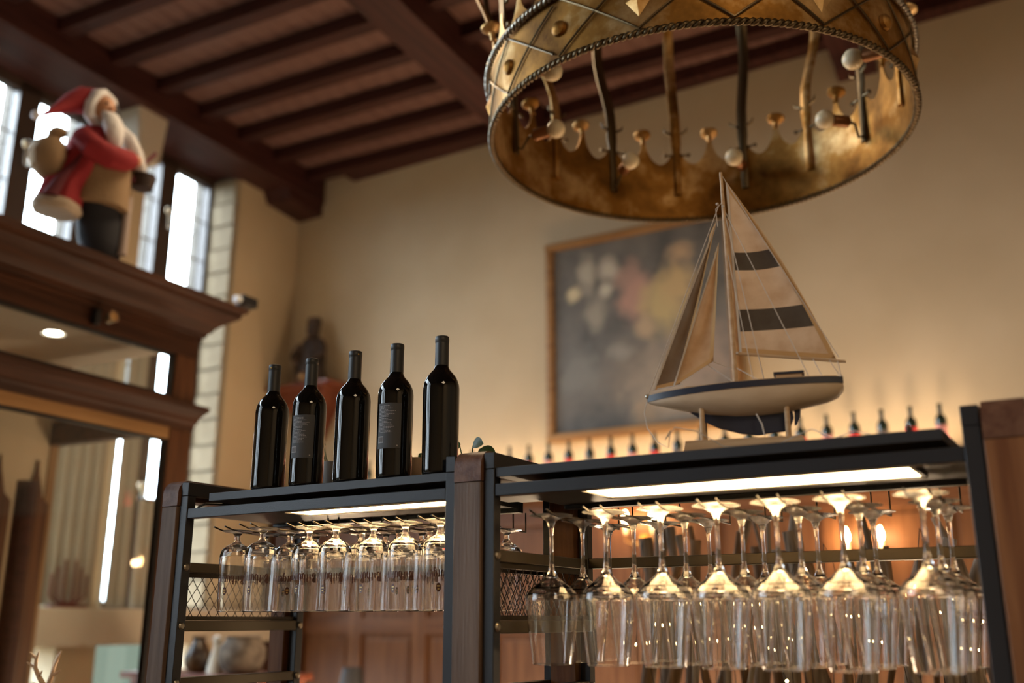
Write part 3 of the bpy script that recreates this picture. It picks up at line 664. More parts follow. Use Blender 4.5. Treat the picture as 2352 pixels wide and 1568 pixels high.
for i, a in enumerate(RAz):                                      # crown arches rising from the inside of the band
    ar = radians(a); e = Vector((cos(ar), sin(ar), 0)); tq = Vector((-sin(ar), cos(ar), 0))
    prof = [(CR-.014, .10), (CR-.012, .20), (CR-.005, .32), (CR+.005, .44), (CR+.06, .58), (CR+.11, .72), (CR+.11, .86), (CR+.04, 1.02), (CR-.16, 1.18), (CR-.42, 1.30), (.06, 1.36)]
    # smooth
    P = []
    for j in range(len(prof)-1):
        for t in (0, .5):
            p0 = prof[max(j-1, 0)]; p1 = prof[j]; p2 = prof[j+1]; p3 = prof[min(j+2, len(prof)-1)]
            P.append(tuple(.5*((2*p1[q]) + (-p0[q]+p2[q])*t + (2*p0[q]-5*p1[q]+4*p2[q]-p3[q])*t*t + (-p0[q]+3*p1[q]-3*p2[q]+p3[q])*t**3) for q in (0, 1)))
    P.append(prof[-1]); rings = []
    for j, (r, z) in enumerate(P):
        w = .020 if z > .30 else .013; c = e*r + Vector((0, 0, z)); tgt = Vector((P[min(j+1, len(P)-1)][0]-P[max(j-1, 0)][0], P[min(j+1, len(P)-1)][1]-P[max(j-1, 0)][1])).normalized()
        nrm = e*tgt.y + Vector((0, 0, -tgt.x))
        rings.append([tuple(c - tq*w - nrm*.002), tuple(c - tq*w*.35 - nrm*.007), tuple(c + tq*w*.35 - nrm*.007), tuple(c + tq*w - nrm*.002), tuple(c + tq*w + nrm*.004), tuple(c - tq*w + nrm*.004)])
    rb = MB().loft(rings).build('arch_rib', BRASS if i % 2 else IRON, crown, smooth=40)
    for s in (-1, 1):                                            # little leaf scrolls on the rib
        m = MB(); c = e*(CR-.01) + tq*s*.018 + Vector((0, 0, .36)); m.tube([tuple(c), tuple(c+tq*s*.022+Vector((0, 0, .012))), tuple(c+tq*s*.030+Vector((0, 0, .030)))], [.006, .005, .001], 6)
        m.build('leaf_scroll', IRON, rb); m = MB()
        c = e*(CR-.01) + tq*s*.016 + Vector((0, 0, .27)); m.tube([tuple(c), tuple(c+tq*s*.026)], .0045, 6); m.ball(tuple(c+tq*s*.030), .009, 8)
        m.build('scroll_knob', IRON, rb)
    if i % 2 == 0:                                               # lamp arm: socket and round bulb
        q = e*.50 + Vector((0, 0, .16)); s0 = e*(CR-.014) + Vector((0, 0, .125)); d = (-e + tq*.10).normalized()
        arm = MB().tube([tuple(s0), tuple(s0 + e*-.02 + Vector((0, 0, -.012))), tuple(q - d*.115 + Vector((0, 0, -.004))), tuple(q - d*.095)], .005, 8).build('lamp_arm', IRON, crown)
        M = Matrix.Translation(q - d*.095) @ rot_between(d)
        MB().lathe([(0, 0), (.012, 0), (.021, .008), (.021, .060), (.017, .066), (0, .066)], 16, M).build('socket', pbr('copper_socket', (.26, .11, .04), .4, .6), arm)
        MB().ball(tuple(q), .033, 16).build('bulb', pbr('opal_bulb', (.90, .76, .50), .15), arm)
# lattice wires, domed studs and diamond studs on the outside of the band
NL = 8.5; LA = -103.3                                            # wires meet on the lower rim every 42.35 degrees
for sgn in (0, 1):
    lw = MB(); pts = []
    for k in range(17*12):
        u = k/12; a = radians(LA + u*42.353*.5*2*.5 + 0); ph = (u*.5 + .5*sgn) % 1; h = .012 + .185*(1-abs(2*ph-1))
        pts.append(((CR+.006)*cos(radians(LA + u*21.176)), (CR+.006)*sin(radians(LA + u*21.176)), h))
    lw.tube(pts, .0035, 6).build('lattice_wire', IRON, crown)
for i in range(17):
    a = radians(LA + 21.176*i); M = Matrix.Translation(((CR+.001)*cos(a), (CR+.001)*sin(a), .10)) @ Matrix.Rotation(a, 4, 'Z') @ Matrix.Rotation(radians(90), 4, 'Y')
    if i % 2 == 0: MB().lathe([(.024, 0), (.022, .010), (.012, .018), (0, .020)], 16, M).build('domed_stud', BRASS, crown)
    else: MB().add([(.05, 0, 0), (0, .036, 0), (-.05, 0, 0), (0, -.036, 0), (0, 0, .018)], [(0, 1, 4), (1, 2, 4), (2, 3, 4), (3, 0, 4)], M).build('diamond_stud', BRASS, crown, smooth=0)
MB().lathe([(0, 1.30), (.07, 1.31), (.09, 1.36), (.05, 1.42), (.02, 1.46), (0, 1.47)], 24).build('boss', BRASS, crown)
ch = MB()
for k in range(22):
    z = 1.47 + k*.047; M = Matrix.Translation((0, 0, z)) @ Matrix.Rotation(pi/2*(k % 2), 4, 'Z')
    ch.tube([(.014*cos(2*pi*j/12), 0, .028*sin(2*pi*j/12)) for j in range(12)], .004, 6, M, closed=True)
ch.build('chain', IRON, crown)

# ================================================================== VESTIBULE (glazed porch with cornice)
VX, VY1, VY0 = -3.88, 3.80, .9
vest = thing('glazed_vestibule', 'dark wooden glazed vestibule with deep moulded cornice beside the tall windows', 'vestibule', RP(-4.39, 2.4, FL), RA)
def vt(mb, name, mat, smooth=35, bevel=0., parent=None):
    o = mb.build(name, mat, vest if parent is None else parent, smooth=smooth, bevel=bevel)
    if parent is None: o.location = (4.39, -2.4, -FL)
    return o
def cornice(prof, name):                                         # prof: (out, z); wraps front (+X) and far end (+Y) with a mitre
    m = MB(); n = len(prof)
    A = [(VX+o, VY0, z) for o, z in prof]; B = [(VX+o, VY1+o, z) for o, z in prof]; Cc = [(-4.92, VY1+o, z) for o, z in prof]
    m.add(A+B+Cc, [tuple(range(n))] + [(k, (k+1) % n, n+(k+1) % n, n+k) for k in range(n)] + [(n+k, n+(k+1) % n, 2*n+(k+1) % n, 2*n+k) for k in range(n)] + [tuple(range(2*n, 3*n))[::-1]])
    return vt(m, name, VESTW, 25)
cornice([(-.06, 1.44), (.012, 1.44), (.012, 1.462), (.028, 1.468), (.030, 1.486), (.045, 1.495), (.052, 1.512), (.075, 1.535), (.105, 1.560), (.138, 1.580), (.150, 1.592), (.152, 1.612), (.172, 1.622), (.180, 1.645), (-.06, 1.645)], 'upper_cornice')
cornice([(-.06, .955), (.008, .955), (.012, .985), (.022, 1.0), (.024, 1.018), (.045, 1.045), (.060, 1.060), (.062, 1.085), (-.06, 1.085)], 'lower_cornice')
vt(MB().box(VX-.06, VX, VY0, VY1, 1.345, 1.44), 'frieze', VESTW, 0)
vt(MB().box(VX-.06, VX, VY0, VY1, 1.085, 1.115), 'transom_rail', VESTW, 0)
vt(MB().box(VX-.06, VX-.004, VY0, VY1, .895, .955), 'door_head', wood('lit_oak_strip', (.28, .15, .06), (.38, .22, .1), .4, 'Y'), 0)  # yellow light on this strip is put into its paler wood colour
for z0, z1 in ((FL, .955), (1.085, 1.345)):
    vt(MB().box(VX-.06, VX, VY1-.145, VY1, z0, z1), 'corner_stile', VESTZ, 0, .004)
    vt(MB().box(VX-.06, VX, VY0, VY0+.14, z0, z1), 'stile', VESTZ, 0, .004)
vt(MB().box(-4.95, -4.89, VY1-.05, VY1, FL, 1.40), 'rear_stile', wood('yellowish_oak_edge', (.26, .15, .07), (.36, .22, .11), .5, 'Z'), 0)  # rear edge in a paler, yellowish oak
for z0, z1 in ((.0, .0),): pass
vt(MB().box(VX-.034, VX-.028, VY0+.14, VY1-.145, 1.115, 1.345), 'transom_pane', PANE, 0)
vt(MB().box(VX-.034, VX-.028, VY0+.14, VY1-.145, FL+.2, .895), 'front_pane', PANE, 0)
# black glazing beads
for z0, z1 in ((1.115, 1.345), (-1.35, .895)):
    bd = MB(); y0, y1 = VY0+.14, VY1-.145; t = .012
    bd.box(VX-.05, VX-.01, y1-t, y1, z0, z1).box(VX-.05, VX-.01, y0, y0+t, z0, z1).box(VX-.05, VX-.01, y0+t, y1-t, z0, z0+t).box(VX-.05, VX-.01, y0+t, y1-t, z1-t, z1)
    vt(bd, 'glazing_bead', BLACKM, 0)
vt(MB().box(VX-.06, VX, VY0, VY1, FL, FL+.2), 'kick_rail', VESTW, 0)
vt(MB().box(-4.92, VX-.06, VY0, VY1-.0, 1.41, 1.44), 'soffit', pbr('soffit_plaster', (.62, .57, .5), .9), 0)
vt(MB().box(-4.95, VX-.06, VY0, VY0+.05, FL, 1.41), 'end_wall', PLAST_G, 0)
bw = vt(MB().box(-4.95, -4.90, VY0+.05, VY1-.05, FL, 1.41), 'inner_wall', PLASTER, 0)
for i in range(12):                                              # pointed wainscot boards
    y = VY1-.12-.235*i
    if y < VY0+.2: break
    vt(MB().prism([(y-.09, FL), (y+.09, FL), (y+.09, .62), (y+.045, .66), (y+.03, .72), (y+.012, .78), (y, .86), (y-.012, .78), (y-.03, .72), (y-.045, .66), (y-.09, .62)], -4.899, -4.88, 'YZ'), 'wainscot_board', VESTZ, 0)
dl = vt(MB().lathe([(.058, -.004), (.060, 0), (.046, .004), (.038, .0)], 24, Matrix.Translation((-4.31, 3.235, 1.406))), 'downlight', pbr('white_ring', (.8, .8, .78), .4))
MB().lathe([(0, 0), (.040, 0), (.040, .003), (0, .003)], 24, Matrix.Translation((-4.31, 3.235, 1.404))).build('lamp_disc', emis('downlight_glow', (1.0, .85, .62), 18), dl)
tag(MB().tube([(0, 0, 0), (0, 0, 2.26)], .05, 14).build('vestibule_post', BEAMW, loc=RP(-4.72, 3.50, FL), rz=RA), 'dark round wooden post standing inside the glazed vestibule', 'post')  # plain upright post, no curtain hangs on it

# security camera on the cornice corner
sc_ = thing('security_camera', 'small black and white camera on the corner of the cornice', 'camera', RP(-3.735, 3.93, 1.645), RA)
MB().lathe([(0, 0), (.03, 0), (.03, .008), (.012, .014), (.010, .03), (0, .03)], 16).build('mount', BLACKM, sc_)
MB().lathe([(0, 0), (.018, 0), (.022, .004), (.022, .035), (0, .035)], 16, Matrix.Translation((0, -.035, .05)) @ Matrix.Rotation(radians(-90), 4, 'X')).build('white_shell', pbr('white_plastic', (.8, .85, .9), .3), sc_)
MB().box(-.030, .030, 0.0, .115, .028, .082).build('housing', BLACKM, sc_, bevel=.004)
# spotlight on the frieze
sl = thing('spotlight', 'small dark spotlight with brass rim fixed to the frieze', 'lamp', RP(-3.84, 3.13, 1.385), RA)
MB().box(-.035, 0, -.03, .0, -.03, .05).build('bracket', BLACKM, sl, bevel=.004)
MB().lathe([(0, 0), (.024, 0), (.03, .045), (.024, .045), (.02, .01), (0, .01)], 16, Matrix.Translation((.0, .035, .01)) @ Matrix.Rotation(radians(80), 4, 'Y')).build('reflector', pbr('handle_brass', (.75, .62, .45), .25, .9), sl)

# ================================================================== RED-ROBED FIGURE ON THE CORNICE (x: out of the wall, y: along, local)
fg = thing('bearded_figurine', 'red-robed white-bearded doll with sack standing on top of the cornice', 'figurine', RP(-3.83, 2.93, 1.645), RA)
RED = pbr('red_felt', (.27, .016, .024), .9, bump=.3, scale=60); REDD = pbr('wine_felt', (.10, .012, .022), .9); FUR = pbr('cream_fur', (.48, .40, .31), 1., bump=1., scale=90); WHT = pbr('white_beard', (.75, .75, .78), 1., bump=1., scale=70)
TAN = pbr('tan_cloth', (.27, .18, .10), .95, bump=.5, scale=80); BLK = pbr('navy_trousers', (.010, .012, .02), .8); SKIN = pbr('doll_face', (.5, .25, .14), .6)
def ell(cx, cy, z, rx, ry, n=20, ph=0., wob=0.): return [(cx + rx*(1+wob*cos(5*t+ph))*cos(t), cy + ry*(1+wob*cos(5*t+ph))*sin(t), z) for t in [2*pi*k/n for k in range(n)]]
b = MB()
b.loft([ell(0, .14, .0, .055, .065), ell(0, .15, .02, .07, .085), ell(0, .135, .10, .085, .115), ell(0, .12, .20, .09, .12), ell(0, .10, .28, .09, .115), ell(0, .08, .36, .095, .12), ell(.0, .07, .45, .095, .12), ell(.01, .06, .54, .095, .13), ell(.01, .05, .60, .075, .11), ell(.015, .045, .64, .045, .055), ell(.02, .045, .66, .04, .045), ell(.03, .045, .69, .060, .062), ell(.035, .045, .73, .074, .072), ell(.03, .045, .78, .068, .068), ell(.02, .045, .81, .035, .04)])
b.build('body', BLK, fg)
def wrap(name, mat, rings, **k): return MB().loft([ell(*r[:5], 24, r[5] if len(r) > 5 else 0, r[6] if len(r) > 6 else 0) for r in rings]).build(name, mat, fg, **k)
wrap('tan_coat', TAN, [(.01, .10, .26, .125, .15, 0, .05), (.01, .10, .34, .12, .15, 0, .04), (.01, .09, .44, .115, .15), (.01, .08, .54, .105, .155), (.01, .06, .62, .06, .10)])
wrap('red_robe', RED, [(-.015, -.115, .205, .085, .105, 1, .09), (-.01, -.105, .30, .085, .095, 1, .09), (0, -.06, .38, .09, .09, 1, .07), (0, -.025, .46, .095, .09, 1, .04), (.01, .0, .54, .095, .10), (.01, .02, .60, .085, .10), (.02, .03, .65, .05, .06)])
wrap('fur_hem', FUR, [(-.015, -.118, .165, .085, .105, 1, .05), (-.015, -.117, .19, .097, .118, 1, .05), (-.015, -.115, .22, .088, .108, 1, .05)])
wrap('robe_fold', REDD, [(.045, -.20, .215, .03, .035), (.05, -.15, .33, .025, .025), (.055, -.09, .42, .02, .02), (.055, -.05, .5, .02, .02)])
MB().tube([(.03, -.06, .575), (.10, -.05, .50), (.14, .02, .475), (.15, .10, .49), (.14, .14, .51)], [.055, .062, .058, .055, .045], 14).build('sleeve', RED, fg)
MB().ball((.145, .165, .515), .03, 10).build('hand', SKIN, fg)
MB().tube([(.0, .10, .585), (.03, .18, .52), (.06, .235, .45)], [.05, .045, .035], 12).build('tan_sleeve', TAN, fg)
hd = MB(); hd.ball((.045, .02, .745), .068, 16, sc=(1, .95, 1.1)); hd.ball((.112, .02, .735), .012, 8)
hd.build('face', SKIN, fg)
ey = MB(); ey.ball((.105, -.005, .757), .007, 8); ey.ball((.105, .045, .757), .007, 8); ey.build('eye', BLK, fg)
MB().tube([(.06, -.035, .80), (.05, -.055, .74), (.045, -.05, .69), (.03, .02, .665), (.03, .09, .70), (.04, .095, .76), (.05, .06, .81), (.055, .01, .825)], .028, 10, closed=True).build('fur_trim', WHT, fg)
MB().loft([ell(.09, .03, .715, .035, .045), ell(.11, .03, .68, .04, .055), ell(.12, .04, .63, .04, .055), ell(.125, .05, .57, .03, .04), ell(.125, .055, .53, .01, .015)]).build('beard', WHT, fg)
MB().tube([(.02, .02, .785), (-.01, -.06, .775), (-.015, -.11, .735), (-.01, -.17, .68), (0, -.225, .63), (.01, -.27, .59)], [.070, .066, .048, .028, .014, .008], 14).build('hood', RED, fg)
MB().ball((.01, -.30, .575), .022, 10).build('pompom', WHT, fg)
MB().loft([ell(-.02, -.17, .32, .035, .04), ell(-.02, -.185, .36, .065, .075, 20, 0, .05), ell(-.02, -.19, .42, .075, .085, 20, 0, .05), ell(-.02, -.18, .49, .062, .07), ell(-.01, -.18, .52, .028, .03), ell(0, -.17, .545, .04, .045), ell(0, -.16, .57, .03, .035)]).build('sack', TAN, fg)
MB().tube([(.05, .10, .70), (.09, .16, .64), (.10, .20, .58), (.10, .235, .52), (.09, .25, .47)], [.03, .035, .035, .03, .02], 10).build('fur_cape', WHT, fg)
lt = MB().lathe([(0, 0), (.05, 0), (.06, .05), (.062, .07), (.05, .07), (0, .06)], 16, Matrix.Translation((.09, .27, .42))).build('basket', pbr('dark_wicker', (.035, .02, .016), .8, bump=.6, scale=60), fg)
MB().tube([(.09, .20, .43), (.09, .25, .53), (.09, .30, .60), (.09, .33, .64)], .010, 8).build('stick', REDD, fg)
MB().tube([(.08, .20, .05), (.08, .205, .35)], [.022, .02], 10).build('staff', pbr('pale_staff', (.4, .33, .3), .6), fg)

# ================================================================== BACK WALL THINGS
# painting
pt = thing('framed_painting', 'large dark oil painting in a narrow gilt wooden frame on the cream wall', 'painting', (-2.80, 6.47, 1.27))
W2, H2, fw = .755, 1.57, .065; GILT = wood('gilt_frame', (.22, .11, .04), (.36, .20, .08), .35, 'X')
for nmz, (x0, x1, z0, z1) in dict(a=(-W2, W2, 0, fw), b=(-W2, W2, H2-fw, H2), c=(-W2, -W2+fw, fw, H2-fw), d=(W2-fw, W2, fw, H2-fw)).items():
    MB().box(x0, x1, -.05, .02, z0, z1).box(x0+.012 if x1-x0 < .1 else x0, x1-.012 if x1-x0 < .1 else x1, -.062, -.05, z0+.012 if z1-z0 < .1 else z0, z1-.012 if z1-z0 < .1 else z1).build('frame_side', GILT, pt, smooth=0, bevel=.003)
def paint_mat():
    m, t, b = nm('oil_paint'); b.inputs['Roughness'].default_value = .5; L = t.links.new
    tc = t.nodes.new('ShaderNodeTexCoord'); n = t.nodes.new('ShaderNodeTexNoise'); n.inputs['Scale'].default_value = 3.2; n.inputs['Detail'].default_value = 5
    r = t.nodes.new('ShaderNodeValToRGB'); r.color_ramp.elements[0].position = .35; r.color_ramp.elements[0].color = (.055, .05, .045, 1); r.color_ramp.elements[1].position = .7; r.color_ramp.elements[1].color = (.15, .13, .11, 1)
    L(tc.outputs['Object'], n.inputs[0]); L(n.outputs[0], r.inputs[0]); last = r.outputs[0]
    nz = t.nodes.new('ShaderNodeTexNoise'); nz.inputs['Scale'].default_value = 7; nz.inputs['Detail'].default_value = 3; L(tc.outputs['Object'], nz.inputs[0])
    for x, z, rad, sx, col in ((-.52, 1.13, .07, 1, (.52, .43, .26)), (-.40, 1.27, .08, 2.2, (.35, .31, .24)), (-.22, 1.28, .10, 1, (.40, .35, .28)), (-.25, 1.12, .07, 1, (.42, .38, .3)), (-.02, 1.06, .16, 1.6, (.36, .20, .15)), (.22, .92, .20, 1.2, (.40, .30, .13)), (.33, 1.06, .14, 1.5, (.42, .29, .13)), (.36, 1.30, .10, 1, (.38, .25, .14)), (.06, .78, .10, 1, (.36, .26, .16)), (-.34, .95, .10, 1.4, (.26, .23, .18)), (-.05, .45, .25, 1, (.16, .13, .10)), (.25, .30, .35, 1, (.26, .21, .16)), (-.15, .62, .12, .6, (.22, .2, .17)), (.05, .12, .12, 1, (.24, .18, .12)), (-.5, .5, .2, 1, (.16, .15, .13)), (.5, .5, .3, 1, (.24, .18, .14))):
        c = t.nodes.new('ShaderNodeVectorMath'); c.operation = 'SUBTRACT'; c.inputs[1].default_value = (x, 0, z); L(tc.outputs['Object'], c.inputs[0])
        s = t.nodes.new('ShaderNodeVectorMath'); s.operation = 'MULTIPLY'; s.inputs[1].default_value = (1/rad, 0, 1/(rad*sx)); L(c.outputs[0], s.inputs[0])
        ln = t.nodes.new('ShaderNodeVectorMath'); ln.operation = 'LENGTH'; L(s.outputs[0], ln.inputs[0])
        ad = t.nodes.new('ShaderNodeMath'); ad.operation = 'MULTIPLY_ADD'; L(nz.outputs[0], ad.inputs[0]); ad.inputs[1].default_value = 1.4; L(ln.outputs['Value'], ad.inputs[2])
        mr = t.nodes.new('ShaderNodeMapRange'); mr.inputs['From Min'].default_value = 1.9; mr.inputs['From Max'].default_value = 1.1; L(ad.outputs[0], mr.inputs['Value'])
        mx = t.nodes.new('ShaderNodeMix'); mx.data_type = 'RGBA'; mx.inputs[7].default_value = (*col, 1); L(mr.outputs[0], mx.inputs[0]); L(last, mx.inputs[6]); last = mx.outputs[2]
    L(last, b.inputs['Base Color']); return m
MB().box(-W2+fw, W2-fw, -.03, -.02, fw, H2-fw).build('canvas', paint_mat(), pt, smooth=0)
# row of small bottles along the ledge
smb = [(0, 0), (.030, 0), (.033, .004), (.034, .202), (.031, .214), (.0165, .232), (.0125, .240), (.0125, .288), (.014, .290), (.014, .30), (0, .30)]
RL = pbr('red_label', (.50, .03, .03), .6); GLb = pbr('grey_label', (.10, .09, .09), .6); PLb = pbr('pink_label', (.45, .20, .20), .6)
def lbm(mat):
    vs = []; R = .0346
    for k in range(13): a = -pi/2 - 1.3 + 2.6*k/12; vs += [(R*cos(a), R*sin(a), .04), (R*cos(a), R*sin(a), .165)]
    return MB().add(vs, [(2*k, 2*k+2, 2*k+3, 2*k+1) for k in range(12)]).mesh('label', mat, 60)
body_me = MB().lathe(smb, 20).mesh('body', GREENB, 50); lms = [lbm(RL), lbm(GLb), lbm(PLb)]
for k in range(28):
    x = -.82 - .1675*k
    kind = 'red' if k % 2 == 1 else ('grey' if k % 4 == 2 else 'pink')
    if x < -3.5: where = '%s from the end of the bare wall beyond the painting' % (['nearest'] + ORD[1:])[min(int((-3.5-x)/.1675), 9)] if False else 'on the wall ledge between painting and corner figure'
    elif x < -2.04: where = 'on the wall ledge under the painting'
    else: where = 'on the wall ledge between painting and end post'
    t = thing('small_bottle', 'small green bottle with %s label, %s on the ledge from the steel end post' % (kind, ORDS[k]), 'bottle', (x, 6.345, .955), 0, 'small green bottles along the wall ledge')
    obj('body', body_me, t); obj('label', lms[{'red': 0, 'grey': 1, 'pink': 2}[kind]], t, rot=(0, 0, radians(-8)))
# candle sconces on the panelling
def sconce(x, z, xs, label):
    t = thing('wall_sconce', label, 'lamp', (x, 6.41, z-.16))
    MB().lathe([(0, 0), (.05, 0), (.045, .012), (.02, .02), (0, .02)], 20, Matrix.Rotation(radians(90), 4, 'X')).build('back_plate', BRASS, t)
    for dx in xs:
        a = MB().tube([(0, -.02, 0), (dx*.5, -.07, -.02), (dx, -.09, 0), (dx, -.09, .05)], .006, 8).build('arm', BRASS, t)
        MB().lathe([(0, .05), (.012, .05), (.012, .12), (0, .12)], 12, Matrix.Translation((dx, -.09, 0))).build('candle', pbr('ivory_candle', (.7, .62, .45), .5), a)
        MB().lathe([(0, .12), (.010, .125), (.017, .145), (.014, .17), (.005, .195), (0, .205)], 12, Matrix.Translation((dx, -.09, 0))).build('flame_bulb', emis('candle_flame', (1.0, .62, .24), 60), a)
        point('candle_light', (x+dx, 6.27, z-.02), (1.0, .6, .28), 2.2, .02)
sconce(-2.79, .68, (-.10, .10), 'twin candle wall lamp on the panelling, alone behind the wine glasses near the centre post')
sconce(-1.325, .50, (-.10, .10), 'twin candle wall lamp on the panelling behind the middle of the driftwood')
# corner shelf with carved figure
cs = thing('corner_shelf', 'reddish wooden bracket shelf in the room corner', 'shelf', (-5.86, 6.40, 1.50))
MB().prism([(-.36, .42), (.36, .42), (.36, .46), (-.36, .46)], -.24, .09, 'XZ').build('board', DRESSW, cs, smooth=0, bevel=.008)
MB().loft([[(-.06, .09, 0), (.06, .09, 0), (.06, .02, 0), (-.06, .02, 0)], [(-.16, .09, .2), (.16, .09, .2), (.16, -.08, .2), (-.16, -.08, .2)], [(-.28, .09, .42), (.28, .09, .42), (.28, -.20, .42), (-.28, -.20, .42)]]).build('corbel', DRESSW, cs, smooth=0)
DKC = pbr('dark_carved_wood', (.018, .011, .008), .6, bump=.5, scale=25, col2=(.07, .035, .02), vscale=8)
cf = thing('carved_statue', 'dark carved seated statue on the corner shelf', 'statue', (-5.86, 6.35, 1.96))
MB().loft([ell(0, 0, 0, .15, .10), ell(0, 0, .05, .16, .11), ell(-.01, -.02, .15, .15, .10, 20, 0, .08), ell(0, .0, .27, .13, .09, 20, 1, .1), ell(0, .0, .36, .14, .085, 20, 2, .1), ell(0, 0, .42, .10, .07), ell(0, 0, .45, .045, .045), ell(0, -.01, .49, .06, .06), ell(0, 0, .55, .06, .06), ell(0, 0, .575, .075, .06), ell(0, 0, .62, .06, .05)]).build('body', DKC, cf)
MB().tube([(-.12, -.03, .38), (-.17, -.06, .27), (-.08, -.12, .2)], [.035, .03, .025], 10).build('arm', DKC, cf); MB().tube([(.12, -.03, .38), (.17, -.06, .27), (.08, -.12, .2)], [.035, .03, .025], 10).build('arm', DKC, cf)
MB().ball((0, -.10, .06), .05, 12).build('gilded_knee', pbr('dull_gilt', (.5, .3, .14), .4, .5), cf)

# ================================================================== LOW THINGS SEEN THROUGH THE RACK
bar = thing('bar_counter', 'wooden bar counter with dark top that carries the glass rack', 'counter', (-1.1, 2.0, FL))
MB().box(-1.15, 3.0, -.42, .42, 0, .88).build('carcass', VESTZ, bar, smooth=0); MB().box(-1.22, 3.1, -.46, .5, .88, .93).build('countertop', WALNUTY, bar, smooth=0, bevel=.006)
bc = thing('back_counter', 'low wooden counter behind the rack under the driftwood', 'counter', (-.75, 3.2, FL))
MB().box(-1.0, 1.6, -.3, .3, 0, .85).build('carcass', VESTZ, bc, smooth=0); MB().box(-1.05, 1.65, -.34, .34, .85, .90).build('countertop', WALNUTY, bc, smooth=0, bevel=.005)
# driftwood
DRIFT = wood('driftwood', (.11, .08, .055), (.27, .21, .16), .85, 'Z', 2); DRIFTB = wood('driftwood_brown', (.10, .055, .025), (.22, .13, .07), .85, 'Z', 2)
random.seed(21)
XS = [-1.30 + .99*i/29 for i in range(30)]
for i, x in enumerate(XS):
    hgt = random.uniform(.80, 1.02); tilt = random.choice([-.22, -.14, -.06, .03, .1, .2, .3, -.3])*random.uniform(.6, 1.2); ty = random.uniform(-.05, .05); r = random.uniform(.014, .032)
    if random.random() < .3: r *= .5
    pts = []; rr = []; xx = random.uniform(0, 6)
    for j in range(9):
        t = j/8; pts.append((-tilt*.5*hgt + tilt*hgt*t + .016*sin(3*t*pi+xx), ty*t + .012*cos(4*t+xx), hgt*t)); rr.append(r*(1.05-.3*t)*(1+.18*sin(j*2.3+xx)))
    m = MB().tube(pts, rr, 8)
    dark = i % 3 == 0
    yy = 2.98 + (i*7 % 5)*.09
    s = m.build('driftwood_stick', DRIFTB if dark else DRIFT, loc=(x*yy/2.95, yy, -.65), smooth=50)
    if i % 4 == 1:
        p = Vector(pts[5]); MB().tube([tuple(p), tuple(p+Vector((.03, 0, .08))), tuple(p+Vector((.05, -.01, .17)))], [r*.6, r*.45, r*.2], 6).build('side_twig', DRIFT, s)
    tag(s, ('brown' if dark else 'grey') + ' weathered upright driftwood stick, %s from the centre post' % ORDS[i], 'stick', 'driftwood sticks behind the wine glasses')
f2 = thing('fairy_light_string', 'warm fairy light string wound through the upright driftwood sticks', 'string lights', (-.8, 2.92, -.65))
pts = []; bl = []
for i in range(90):
    t = i/89; p = (-.5 + 1.02*t, -.03 + .05*sin(i*1.3), .58 + .32*sin(i*.75)*cos(i*.13)); pts.append(p)
    if i % 3 == 0: bl.append(p)
MB().tube(pts, .0012, 4).build('wire', WIRE, f2)
bme = MB().ball((0, 0, 0), .0042, 8).mesh('bulb', GLOW, 60)
for p in bl: obj('bulb', bme, f2, p)
# sideboard with urn, jug and vase
sb = thing('sideboard', 'reddish wooden sideboard behind the mesh end of the rack', 'sideboard', (-4.95, 4.66, FL))
MB().box(-.56, .56, -.20, .20, .06, 1.20).build('carcass', DRESSW, sb, smooth=0, bevel=.01); MB().box(-.60, .60, -.25, .22, 1.20, 1.24).build('top_board', DRESSW, sb, smooth=0, bevel=.006); MB().box(-.52, .52, -.17, .17, 0, .06).build('plinth', DRESSW, sb, smooth=0)
for x0, x1, kx in ((-.50, -.02, -.07), (.02, .50, .07)):
    d = MB().box(x0, x1, -.215, -.20, .12, 1.12).build('door', DRESSW, sb, smooth=0, bevel=.006); MB().ball((kx, -.23, .7), .018, 10).build('knob', BRASS, d)
tag(MB().lathe([(0, 0), (.08, 0), (.12, .035), (.143, .09), (.14, .15), (.11, .19), (.10, .21), (.112, .218), (.09, .218), (.08, .19), (0, .15)], 28).build('stone_urn', pbr('mottled_stone', (.10, .08, .065), .9, col2=(.26, .22, .18), vscale=14, bump=.6, scale=30), loc=(-4.68, 4.60, -.31)), 'round mottled stone urn on the reddish sideboard', 'urn')
tag(MB().lathe([(0, 0), (.05, 0), (.08, .04), (.086, .09), (.06, .15), (.035, .19), (.045, .215), (.032, .215), (.025, .18), (0, .15)], 24).build('dark_jug', pbr('dark_glaze', (.02, .02, .03), .2, col2=(.12, .07, .03), vscale=6), loc=(-5.03, 4.57, -.31)), 'dark glazed jug beside the stone urn on the sideboard', 'jug')
tag(MB().lathe([(0, 0), (.055, 0), (.045, .06), (.022, .15), (.020, .17), (.028, .19), (.028, .21), (0, .225)], 24).build('white_cone_ornament', pbr('white_glaze', (.7, .68, .6), .4), loc=(-4.86, 4.56, -.31)), 'pale cone-shaped ornament between the dark jug and the stone urn', 'ornament')
